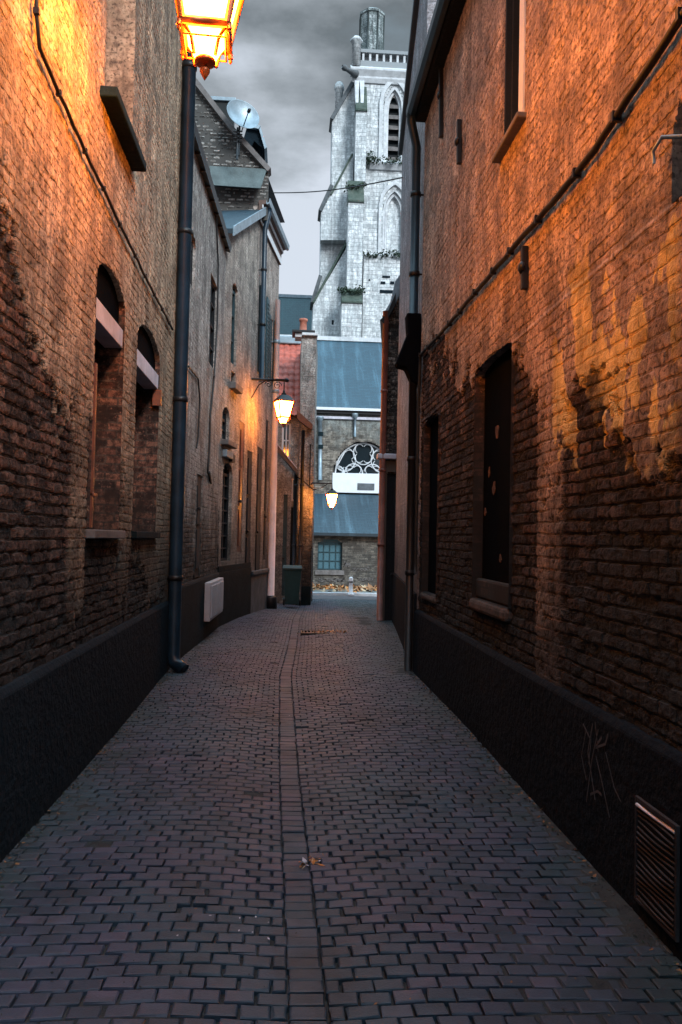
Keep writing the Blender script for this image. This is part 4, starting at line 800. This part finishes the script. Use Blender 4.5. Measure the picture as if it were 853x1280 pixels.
a=T(433,303,YT-.6);b=T(392,378,YT-.6); k=Vector((-(b.z-a.z),0,b.x-a.x)).normalized()*-.07; m=MB(); m.prism([a-k,b-k,b+k,a+k],(0,1.,0)); m.build('coping',M['moss'],sb2)
sb3=side([(441,190),(440,196),(414,243),(402,266),(401,300),(442,300)],YT-.2,.7)
a=T(441,192,YT-.3);b=T(414,243,YT-.3); k=Vector((-(b.z-a.z),0,b.x-a.x)).normalized()*-.06; m=MB(); m.prism([a-k,b-k,b+k,a+k],(0,.7,0)); m.build('coping',M['moss'],sb3)
m=MB(); a=T(416,401,YT-.53); m.box((a.x-.05,YT-.53,a.z-.25),(a.x+.07,YT-.49,a.z+.05)); m.build('slit',M['plinth'],TW)
# small turret left of the tower
c=T(424,127,YT+1.5); m=MB(); m.lathe((c.x,YT+1.5,c.z-2.6),[(.26,0),(.26,3.3),(.34,3.4),(.34,3.6),(.22,3.9),(.05,4.0)],8); m.build('pinnacle',M['stone'],TW)
# parapet: bays, post, gargoyle
pz0=T(470,86).z; pz1=T(470,63.5).z
m=MB(); xa=T(445,70).x; xb=T(553,70).x
bar(m,WT,0,WT.L,pz0,pz0+.45,-.5,.12); bar(m,WT,0,WT.L,pz1-.22,pz1,-.5,.14); pr_=m.build('parapet',M['stone'],TW)
m=MB(); nb=13
for k in range(nb+1): u=WT.L*k/nb; bar(m,WT,max(0,u-.07),min(WT.L,u+.07),pz0+.451,pz1-.221,-.4,.06)
bar(m,WT,0,WT.L,pz0+.451,pz1-.221,-.48,-.38); m.build('balustrade',M['lightstone'],pr_)
m=MB(); c=T(445,80); m.lathe((c.x,YT-.15,T(445,84).z),[(.3,0),(.3,1.5),(.42,1.6),(.42,1.75),(.2,1.95)],6); m.build('corner_post',M['stone'],pr_)
m=MB(); g0=T(445,93,YT-.2);g1=T(434,87,YT-.9);g2=T(428,83,YT-1.1); m.tube([g0,g0.lerp(g1,.5),g1,g1.lerp(g2,.6),g2],[.28,.17,.13,.2,.12],8); m.build('gargoyle',M['greyrender'],pr_)
c=T(464.5,60,YT+2.5); m=MB(); rt=(T(480,40,YT+2.5).x-T(449,40,YT+2.5).x)/2; zt0=T(464,70,YT+2.5).z-1; zt1=T(464,20,YT+2.5).z
m.lathe((c.x,YT+2.5,zt0),[(rt*.98,0),(rt*.99,zt1-zt0-.2),(rt*1.07,zt1-zt0-.15),(rt*1.07,zt1-zt0),(rt*.7,zt1-zt0+.25),(.1,zt1-zt0+.32)],8,0,None,False,R(22.5)); tu=m.build('turret',M['darkstone'],TW)
m=MB()
for k in range(8):
    a=R(22.5+45*k); m.tube([(c.x+rt*math.cos(a),YT+2.5+rt*math.sin(a),zt0),(c.x+rt*math.cos(a),YT+2.5+rt*math.sin(a),zt1)],.06,6)
m.build('corner_rib',M['darkstone'],tu)
# weeds on the ledges
M['leaf']=plain('dark_green_weed_leaf',(.035,.06,.035),.7,0,.4,9)
def weeds(px0,px1,py,Y,h,n,label):
    random.seed(int(px0*7+py)); a=T(px0,py,Y);b=T(px1,py,Y); t=thing('ledge_weed',a.lerp(b,.5),label,'plant'); m=MB()
    for k in range(n):
        f=random.random(); c=a.lerp(b,f)+Vector((0,random.uniform(-.2,.2),0)); hh=h*(.4+.6*random.random())*(1 if math.sin(f*9+px0)>-.2 else .5)
        for j in range(6):
            q=c+Vector((random.uniform(-.25,.25),random.uniform(-.2,.2),random.uniform(-.05,hh))); s1_=random.uniform(.06,.14)
            v1=Vector((random.uniform(-1,1),random.uniform(-1,1),random.uniform(-.6,1))).normalized()*s1_; v2=v1.cross(Vector((random.uniform(-1,1),random.uniform(-1,1),random.uniform(-1,1)))).normalized()*s1_*.5
            m.add([q-v1,q+v2,q+v1,q-v2],[(0,1,2,3)])
    m.build('foliage',M['leaf'],t)
weeds(458,510,204,YT-.35,.5,40,'weeds on the upper tower ledge under the louvred window'); weeds(455,510,321,YT-.5,.55,60,'weeds on the middle tower ledge under the blind arch')
weeds(427,452,366,YT-2.2,.5,40,'weeds on the lowest buttress slope of the tower'); weeds(434,455,236,YT-1.3,.5,26,'weeds on the middle buttress slope of the tower'); weeds(460,466,202,YT-.4,.9,18,'bushy weed at the left end of the upper tower ledge')
# ================================================================== GROUND
def GZ(y): return np.where(y<14,0.,np.where(y<18,-.03*(y-14)**2/8,np.where(y<24,-.06-.03*(y-18),-.24-.028*(y-24))))
# base earth, one sheet to the horizon
m=MB(); ys=np.concatenate([[-400,-60,-10],np.arange(0,60,2.),[80,150,400]]); xs=np.concatenate([[-400,-60,-20],np.arange(-10,14,4.),[20,60,400]])
G,Y_=np.meshgrid(xs,ys,indexing='ij'); Zg=np.where(Y_>60,GZ(np.full_like(Y_,60.)),GZ(Y_))-.10
m.grid(np.stack([G,Y_,Zg],-1),np.stack([G,Y_],-1)); tag(m.build('ground',plain('dark_earth',(.05,.048,.045),.95)),None,kind='structure')
# mortar bed of the alley, its level wavers so that some joints are filled
n=N('dirty_jointing'); co=n.coord('Object'); a=n.noise(co,3,6,.65); b=n.noise(co,70,4,.7); a2=n.noise(co,16,6,.7); n.set(color=n.mix(n.step(a2,.35,.65),n.mix(a,(.003,.005,.008),(.012,.016,.020)),(.024,.028,.028)),rough=.85); n.bump(n.math('ADD',b,n.math('MULTIPLY',a2,2.)),.9,.008); bedm=n.m
def sheet(xa,xb,ya,yb,d,zf): 
    xs=np.arange(xa,xb+d,d);ys=np.arange(ya,yb+d,d); G,Y_=np.meshgrid(xs,ys,indexing='ij'); m=MB(); m.grid(np.stack([G,Y_,zf(G,Y_)],-1),np.stack([G,Y_],-1)); return m
def cl(y): # centre line of the drain course
    return np.interp(y,[0,2.6,3.4,4.2,5.5,7,9.5,12.5,16.3,24],[.12,.115,.10,.085,.06,.045,.03,.14,.25,.6])
def und(x,y):
    c=cl(y); return -.028*np.exp(-((x-c)/.35)**2)+.012*np.sin(y*.9+x)+.008*np.sin(x*2.3+y*.45)+.002*np.sin(y*2.7-x*3)
def smooth_noise(x,y,s,seed):
    r=np.random.default_rng(seed); g=r.random((256,256)); u=(x*s)%255; v=(y*s)%255; i=np.floor(u).astype(int);j=np.floor(v).astype(int); fu=u-i;fv=v-j; fu=fu*fu*(3-2*fu);fv=fv*fv*(3-2*fv)
    return (g[i%256,j%256]*(1-fu)+g[(i+1)%256,j%256]*fu)*(1-fv)+(g[i%256,(j+1)%256]*(1-fu)+g[(i+1)%256,(j+1)%256]*fu)*fv
def bedz(x,y):
    nn=smooth_noise(x+9,y,1.1,3)*.6+smooth_noise(x+9,y,3.7,4)*.4
    edge=.75*np.exp(-((x+1.34)/.28)**2)+.75*np.exp(-((x-1.57)/.22)**2)
    return GZ(y)+und(x,y)-.024+.018*np.clip((nn-.50)*4,0,1)*(np.abs(x-cl(y))>.13)+.016*edge-.006*(np.abs(x-cl(y))<.13)
tag(sheet(-1.6,3.4,0.6,24.6,.05,bedz).build('alley_bed',bedm),None,kind='structure')
# setts
n=N('worn_clay_setts'); geo=n.n('ShaderNodeNewGeometry'); rnd=geo.outputs['Random Per Island']; co=n.coord('Object')
big=n.noise(co,.55,4,.6); mid=n.noise(co,4,5,.65); fine=n.noise(co,90,4,.7)
c1=n.ramp(rnd,[(0,(.014,.024,.046)),(.35,(.024,.034,.062)),(.7,(.038,.044,.078)),(.93,(.066,.058,.094)),(1,(.014,.032,.058))])
c2=n.mix(n.step(big,.42,.6),c1,n.mix(.6,c1,(.028,.066,.092)))
sx=n.n('ShaderNodeSeparateXYZ'); n.l(co,sx.inputs[0]); 
c2=n.mix(n.step(mid,.5,.68,0,.5),c2,(.02,.028,.038)); c2=n.mix(n.math('MULTIPLY',fine,.35),c2,(.028,.03,.036))
pa=n.noise(n.vec(co,loc=(4,2,0)),1.35,6,.65); c2=n.mix(n.step(pa,.50,.66,0,.72),c2,(.010,.016,.024)); c2=n.mix(n.step(n.noise(n.vec(co,loc=(8,1,0)),2.3,6,.7),.57,.72,0,.45),c2,(.12,.10,.115))
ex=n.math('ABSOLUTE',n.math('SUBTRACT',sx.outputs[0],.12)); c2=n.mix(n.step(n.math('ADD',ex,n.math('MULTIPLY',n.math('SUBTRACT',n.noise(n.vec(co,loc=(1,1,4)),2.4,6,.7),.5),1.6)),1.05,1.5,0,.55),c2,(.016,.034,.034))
n.set(color=c2,rough=n.mixf(mid,.38,.72),spec=.45); n.bump(n.math('ADD',fine,n.math('MULTIPLY',mid,.8)),.45,.006); settm=n.m
pw,ph=.116,.0815
V=[];Fc=[]
rows=int((24.5-.7)/ph); cells=[]
for j in range(rows):
    y=.7+(j+.5)*ph; c=float(cl(y)); hw=.060
    cells.append((c,y,2*hw+.006,ph-.007,1))
    off=(pw/2 if j%2 else 0)+random.uniform(-.014,.014)
    x=c+hw+.012+pw/2-(off if j%2 else 0)*0
    k=0; first=pw*(.5 if j%2 else 1)
    x0=c+hw+.006
    while x0<2.9:
        w=first if k==0 else pw*random.uniform(.94,1.06); cells.append((x0+w/2,y,w-.010,ph-.011,0)); x0+=w; k+=1
    x0=c-hw-.006;k=0
    while x0>-1.6:
        w=first if k==0 else pw*random.uniform(.94,1.06); cells.append((x0-w/2,y,w-.010,ph-.011,0)); x0-=w; k+=1
C_a=np.array(cells); n_=len(C_a); print('setts',n_)
cx,cy,w,h,kd=C_a.T
wob=.006*np.sin(cx*5+cy*3.1)+.02*(smooth_noise(cx+5,cy,.8,9)-.5)*2; cy=cy+wob*(kd==0)
cx=cx+rng.normal(0,.0025,n_); cy=cy+rng.normal(0,.002,n_)
zc=GZ(cy)+und(cx,cy)+rng.normal(0,.0014,n_)-.002*(kd==1)
sunk=rng.random(n_)<.006; zc=zc-.012*sunk
rot=rng.normal(0,.022,n_)*(kd==0); tx=rng.normal(0,.010,n_); ty=rng.normal(0,.010,n_)
slope=np.where(kd==1,0,0)
eps=.01; gx=(und(cx+eps,cy)-und(cx-eps,cy))/(2*eps)+tx; gy=(GZ(cy+eps)+und(cx,cy+eps)-GZ(cy-eps)-und(cx,cy-eps))/(2*eps)+ty
q=[]
sg=np.array([(-1,-1),(1,-1),(1,1),(-1,1)])
for lev,(ins,dz) in enumerate([(.007,0.),(.002,-.002),(0,-.007),(0,-.05)]):
    for a,b in sg:
        jx=rng.normal(0,.0018,n_) if lev<3 else 0
        lx=a*(w/2-ins)+jx; ly=b*(h/2-ins)+(rng.normal(0,.0014,n_) if lev<3 else 0)
        X=cx+lx*np.cos(rot)-ly*np.sin(rot); Y_=cy+lx*np.sin(rot)+ly*np.cos(rot)
        q.append(np.stack([X,Y_,zc+dz+lx*gx+ly*gy],-1))
P=np.stack(q,1) # n,16,3
fb=[(0,1,2,3)]+[(l*4+4+k,l*4+4+(k+1)%4,l*4+(k+1)%4,l*4+k) for l in range(3) for k in range(4)]
loops=(np.arange(n_)[:,None,None]*16+np.array(fb)[None]).reshape(-1).astype(np.int32)
me=bpy.data.meshes.new('setts'); me.vertices.add(n_*16); me.vertices.foreach_set('co',P.astype(np.float32).ravel()); me.loops.add(len(loops)); me.loops.foreach_set('vertex_index',loops)
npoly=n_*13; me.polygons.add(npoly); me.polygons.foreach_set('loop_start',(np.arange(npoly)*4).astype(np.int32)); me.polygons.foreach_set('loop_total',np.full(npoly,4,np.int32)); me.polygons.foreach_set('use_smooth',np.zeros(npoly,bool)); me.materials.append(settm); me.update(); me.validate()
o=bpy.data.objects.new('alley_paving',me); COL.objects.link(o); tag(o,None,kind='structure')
# cross street, kerb and verge
def strip(name,xa,xb,ya,yb,dz,mat,d=.5): return tag(sheet(xa,xb,ya,yb,d,lambda x,y:GZ(y)+dz).build(name,mat),None,kind='structure')
strip('cross_street',-12,16,24.6,27.2,-.01,plain('reddish_worn_asphalt',(.10,.085,.09),.8,0,.3,2,.5,.01))
m=MB(); z=float(GZ(np.array(27.3))); m.box((-12,27.2,z-.2),(16,27.36,z+.10)); tag(m.build('kerb',M['lightstone'],None,.02),None,kind='structure')
strip('church_verge',-12,16,27.36,34.1,.075,plain('dirty_pavement',(.17,.16,.14),.9,0,.3,2,.5,.01))
# fallen leaves
def litter(name,n,fx,fy,fz,cols,s,label,cat,seed=3):
    r=np.random.default_rng(seed); m=MB()
    for k in range(n):
        x=fx(r);y=fy(r); z=fz(x,y); a=r.random()*6.28; l=s*(.5+r.random()); t=r.normal(0,.35,2)
        u=Vector((math.cos(a),math.sin(a),t[0]))*l; v=Vector((-math.sin(a),math.cos(a),t[1]))*l*.55; c=Vector((x,y,z+abs(t[0])*l+.004))
        m.add([c-u,c-u*.2+v,c+u,c-u*.1-v],[(0,1,2,3)],int(r.integers(0,len(cols))))
    return tag(m.build(name,cols),label,cat,kind='stuff')
L=[plain('orange_dead_leaf',(.55,.20,.05),.8),plain('brown_dead_leaf',(.26,.12,.05),.8),plain('pale_dead_leaf',(.52,.38,.24),.8)]
litter('fallen_leaves',2600,lambda r:r.uniform(-1,7),lambda r:30.5+abs(r.normal(0,1.4)) if r.random()<.9 else r.uniform(27.5,30),lambda x,y:gz(y)+.08,L,.09,'orange fallen leaves along the foot of the church wall','leaves')
def pt(px,py):
    d=ray(px,py); t=-H/d.z
    for _ in range(20): t=(gz(d.y*t)-H)/d.z
    return d.x*t,d.y*t
gx0,gy0=pt(405,791)
litter('fallen_leaves',150,lambda r:gx0+r.normal(0,.22),lambda r:gy0+r.normal(0,.10),lambda x,y:gz(y)+float(und(x,y))+.002,L,.022,'dead leaves gathered on the drain far down the alley','leaves',5)
gx1,gy1=pt(387,1071)
litter('fallen_leaves',26,lambda r:gx1+.01+r.normal(0,.032),lambda r:gy1+r.normal(0,.03),lambda x,y:float(und(x,y))-.004,[L[2],L[1],M['lintel'],L[0]],.016,'scraps of leaf caught in the broken sett in the foreground','leaves',6)
rp=[pt(x,y) for x,y in ((320,1144),(299,1163),(300,1147),(316,1164),(336,1171),(336,1150),(263,1146),(222,1173),(362,892))]
m=MB()
for i,(x,y) in enumerate(rp):
    c=Vector((x,y,float(und(x,y))+.006)); a=random.random()*6; u=Vector((math.cos(a),math.sin(a),.1))*random.uniform(.004,.010); v=Vector((-math.sin(a),math.cos(a),0))*.004; m.add([c-u,c+v,c+u,c-v],[(0,1,2,3)])
tag(m.build('paper_scraps',M['lintel']),'tiny pale scraps scattered on the setts at left front','litter',kind='stuff')
G_=[plain('grey_grit',(.05,.05,.052),.9),plain('dark_crumb',(.015,.017,.018),.9),plain('moss_crumb',(.02,.035,.018),.9),L[1]]
def edge_x(r):
    return -1.335+abs(r.normal(0,.05)) if r.random()<.5 else 1.565-abs(r.normal(0,.05))
litter('wall_foot_grit',1500,edge_x,lambda r:r.uniform(1.5,9.6),lambda x,y:float(und(np.array(x),np.array(y)))-.003,G_,.010,'grit and moss crumbs gathered along the feet of both walls','grit',8)
litter('scattered_grit',420,lambda r:r.uniform(-1.3,1.5),lambda r:1.5+abs(r.normal(0,5)),lambda x,y:gz(y)+float(und(np.array(x),np.array(y)))-.001,G_[:2]+[G_[0],L[1]],.006,'small grit scattered over the setts','grit',9)
# drain cover
dx,dy=pt(398,791); dcv=thing('drain_grate',(dx,dy,gz(dy)),'dark iron drain grate under the leaves far down the alley','drain')
zz=gz(dy)+float(und(np.array(dx),np.array(dy)))+.012
m=MB(); m.box((dx-.3,dy-.2,zz-.05),(dx+.3,dy-.17,zz)); m.box((dx-.3,dy+.17,zz-.05),(dx+.3,dy+.2,zz)); m.box((dx-.3,dy-.17,zz-.05),(dx-.27,dy+.17,zz)); m.box((dx+.27,dy-.17,zz-.05),(dx+.3,dy+.17,zz)); m.build('frame',M['iron'],dcv)
m=MB()
for k in range(9): x=dx-.24+k*.06; m.box((x-.012,dy-.17,zz-.03),(x+.012,dy+.17,zz-.003))
m.build('grille',M['iron'],dcv)
# bollard
bx=at(438.5,748,27.0); zb_=gz(27); zt=at(438,721,27).z; bo=thing('bollard',(bx.x,27.,zb_),'small white bollard on the kerb before the church','bollard')
m=MB(); m.lathe((bx.x,27.,zb_),[(.10,0),(.10,.08),(.065,.1),(.06,zt-zb_-.16),(.085,zt-zb_-.14),(.06,zt-zb_-.1),(.075,zt-zb_-.05),(.03,zt-zb_)],16); m.build('post',M['white'],bo); m=MB(); m.lathe((bx.x,27.,zb_+.45),[(.066,0),(.066,.08)],16); m.build('band',M['iron'],bo)
# ================================================================== STREET LAMPS
def lantern(c,s,parent,glass,frame,rot=0.,fin=True,hang=0):
    "tapered four sided lantern; c = centre of its lower frame, s = scale"
    q=Matrix.Rotation(rot,3,'Z'); c=Vector(c)
    def P(x,y,z): return c+q@Vector((x*s,y*s,z*s))
    cor=[(-1,-1),(1,-1),(1,1),(-1,1)]
    b,t,h=.125,.205,.42
    m=MB()
    for x,y in cor: m.tube([P(x*b,y*b,0),P(x*t,y*t,h)],.022*s,6)
    for hh,r in ((0,b),(h,t)):
        for k in range(4):
            a=cor[k];d=cor[(k+1)%4]; m.tube([P(a[0]*r,a[1]*r,hh),P(d[0]*r,d[1]*r,hh)],(.028 if hh==0 else .028)*s,6)
    for x,y in cor:
        m.tube([P(x*(b+.012),y*(b+.012),0),P(x*(b+.018),y*(b+.018),-.045)],.016*s,8); m.lathe(P(x*(b+.018),y*(b+.018),-.075),[(.004*s,0),(.012*s,.015*s),(.006*s,.03*s)],8)
        m.tube([P(x*b*.9,y*b*.9,-.015),P(x*b*.62,y*b*.62,-.06),P(x*.06,y*.06,-.15)],.012*s,6)
    for k in range(4): a=cor[k];d=cor[(k+1)%4]; r=b*.95; m.tube([P(a[0]*r,a[1]*r,-.075),P(d[0]*r,d[1]*r,-.075)],.006*s,6)
    m.lathe(P(0,0,-.175),[(.05*s,0),(.062*s,.005*s),(.062*s,.025*s),(.05*s,.035*s)],12)
    if fin: m.lathe(P(0,0,-.27),[(.002,0),(.014*s,.02*s),(.03*s,.05*s),(.03*s,.065*s),(.012*s,.08*s),(.01*s,.1*s)],12)
    m.build('frame',frame,parent)
    m=MB()
    for k in range(4):
        a=cor[k];d=cor[(k+1)%4]; f=.94; m.hexa([P(a[0]*b*f,a[1]*b*f,.01),P(d[0]*b*f,d[1]*b*f,.01),P(d[0]*b*f*.95,d[1]*b*f*.95,.01),P(a[0]*b*f*.95,a[1]*b*f*.95,.01),P(a[0]*t*f,a[1]*t*f,h-.01),P(d[0]*t*f,d[1]*t*f,h-.01),P(d[0]*t*f*.95,d[1]*t*f*.95,h-.01),P(a[0]*t*f*.95,a[1]*t*f*.95,h-.01)])
    m.hexa([P(x*.05,y*.05,-.14) for x,y in cor]+[P(x*b*.86,y*b*.86,-.012) for x,y in cor])
    m.build('glass',glass,parent)
    m=MB(); vs=[P(x*(t+.03),y*(t+.03),h+.005) for x,y in cor]+[P(x*.09,y*.09,h+.16) for x,y in cor]; m.hexa(vs); m.lathe(P(0,0,h+.16),[(.06*s,0),(.075*s,.03*s),(.03*s,.07*s),(.03*s,.1*s),(.01*s,.15*s)],12); m.build('hood',M['iron'],parent)
    return P(0,0,h+.3)
def scroll(m,c,r,Wn,t,turns=1.4,w=.009):
    pts=[c+Wn*(r*(1-i/30*.8)*math.cos(i/30*turns*6.28))+Vector((0,0,r*(1-i/30*.8)*math.sin(i/30*turns*6.28))) for i in range(31)]; m.tube(pts,w,6)
lc=at(257.5,44,4.55); print('lamp',lc)
SL=thing('street_lamp',(-1.37,4.55,lc.z+.7),'large glowing lantern at the top left on the tall brick house','street lamp','bracket lanterns along the alley')
top=lantern(lc,.98,SL,emission('lamp_glass_bright',(1,.275,.012),128),M['lamplit'],R(3))
m=MB(); zt=top.z+.05; m.tube([(-1.37,4.55,zt),(top.x,4.55,zt),(top.x,4.55,top.z-.12)],.022,8); m.tube([(-1.37,4.55,zt-.45),(-1.1,4.55,zt-.3),(-.8,4.55,zt-.02)],.014,6); m.lathe((-1.385,4.55,zt),[(.07,0),(.07,.03)],12,0,(1,0,0)); m.build('bracket',M['iron'],SL)
lc2=at(354.5,523,17.0); an0=WD.P(*WD.hit(315,474),0); 
S2=thing('street_lamp',an0,'hanging lantern glowing on a long scrolled arm in mid alley','street lamp','bracket lanterns along the alley')
Y2_=an0.y; lc2=at(354.5,522,Y2_); k=at(355,477,Y2_)
top=lantern(lc2,.82,S2,emission('lamp_glass_middle',(1,.30,.035),90),M['lamplit'],R(20),True)
m=MB(); m.tube([an0-Vector((.05,0,0)),Vector((k.x+.06,Y2_,an0.z))],.028,8); m.lathe(Vector((k.x+.06,Y2_,an0.z-.04)),[(.02,0),(.05,.02),(.05,.06),(.02,.08)],10)
e=Vector((lc2.x,Y2_,an0.z)); m.tube([e,Vector((lc2.x,Y2_,top.z-.15))],.014,6); scroll(m,e+Vector((-.14,0,-.12)),.09,Vector((1,0,0)),0); scroll(m,e+Vector((-.33,0,-.10)),.075,Vector((-1,0,0)),0)
m.tube([an0+Vector((0,0,-.4)),an0+Vector((.15,0,-.12)),an0+Vector((.3,0,-.01))],.015,6); m.build('bracket',M['iron'],S2)
lc3=at(415,630,20.8); S3=thing('street_lamp',(xF,21.3,lc3.z+.5),'small far lantern glowing at the end of the alley','street lamp','bracket lanterns along the alley')
top=lantern(lc3,.62,S3,emission('lamp_glass_far',(1,.32,.04),110),M['lamplit'],R(10)); zt=at(400,604,20.8).z
m=MB(); m.tube([(xF-.05,21.32,zt),(xF-.05,20.8,zt),(lc3.x,20.8,zt),(lc3.x,20.8,top.z-.1)],.018,8); m.tube([(xF-.05,20.8,zt-.12),(lc3.x-.3,20.8,zt-.13),(lc3.x-.12,20.8,zt-.01)],.011,6); m.build('bracket',M['iron'],S3)
# ================================================================== SKY, SUN, CAMERA
w=bpy.data.worlds.new('World'); S.world=w; w.use_nodes=True; nt=w.node_tree; nt.nodes.clear()
class WN(N):
    def __init__(s): s.t=nt
n=WN(); out=n.n('ShaderNodeOutputWorld'); bg=n.n('ShaderNodeBackground'); n.l(bg.outputs[0],out.inputs[0])
SUN_EL,SUN_AZ=R(34),R(152)   # azimuth measured clockwise from +Y: behind the camera, a little to the right
sky=n.n('ShaderNodeTexSky',sky_type='NISHITA'); sky.sun_disc=False; sky.sun_elevation=SUN_EL; sky.sun_rotation=SUN_AZ; sky.dust_density=3; sky.ozone_density=3
g=n.coord('Generated'); sx=n.n('ShaderNodeSeparateXYZ'); n.l(g,sx.inputs[0]); el=sx.outputs[2]
c1=n.noise(n.vec(g,(1,1,2.2)),3.2,7,.55); c2=n.noise(n.vec(g,(1,1,1.6),(3,1,0)),1.6,4,.5)
cl_=n.math('ADD',n.math('MULTIPLY',c1,.6),n.math('MULTIPLY',c2,.4))
v=n.math('ADD',n.math('MULTIPLY',el,1.0),n.math('MULTIPLY',n.math('SUBTRACT',cl_,.5),1.0))
base=n.ramp(v,[(.10,(4.7,5.1,5.7)),(.40,(4.5,4.9,5.45)),(.48,(2.4,2.65,2.85)),(.55,(1.05,1.2,1.25)),(.64,(1.6,2.1,2.4)),(.78,(13.,20.,25.))])
base_s=n.n('ShaderNodeMix',data_type='RGBA'); n.put(.08,base_s.inputs[0]); n.l(base,base_s.inputs[6]); n.l(sky.outputs[0],base_s.inputs[7])
n.l(base_s.outputs[2],bg.inputs[0]); bg.inputs[1].default_value=.1
sl=bpy.data.lights.new('Sun','SUN'); sl.energy=2.6; sl.angle=R(20); sl.color=(.86,.95,1.0); so=bpy.data.objects.new('sun',sl); COL.objects.link(so)
d=Vector((math.sin(SUN_AZ)*math.cos(SUN_EL),math.cos(SUN_AZ)*math.cos(SUN_EL),math.sin(SUN_EL))); so.rotation_euler=d.to_track_quat('Z','Y').to_euler()
cam=bpy.data.cameras.new('camera'); cam.sensor_fit='VERTICAL'; cam.sensor_height=36; cam.lens=36*F/1280; cam.clip_start=.05; cam.clip_end=1500
co=bpy.data.objects.new('camera',cam); COL.objects.link(co); S.camera=co
co.matrix_world=Matrix(((RT.x,UP.x,-FW.x,0),(RT.y,UP.y,-FW.y,0),(RT.z,UP.z,-FW.z,H),(0,0,0,1)))
S.view_settings.view_transform='Standard'; S.view_settings.look='None'; S.view_settings.exposure=.68; S.view_settings.gamma=1
S.render.engine='CYCLES'; S.cycles.use_denoising=True; S.cycles.max_bounces=8; S.cycles.diffuse_bounces=5; S.cycles.glossy_bounces=3; S.cycles.sample_clamp_indirect=6; S.cycles.use_light_tree=True
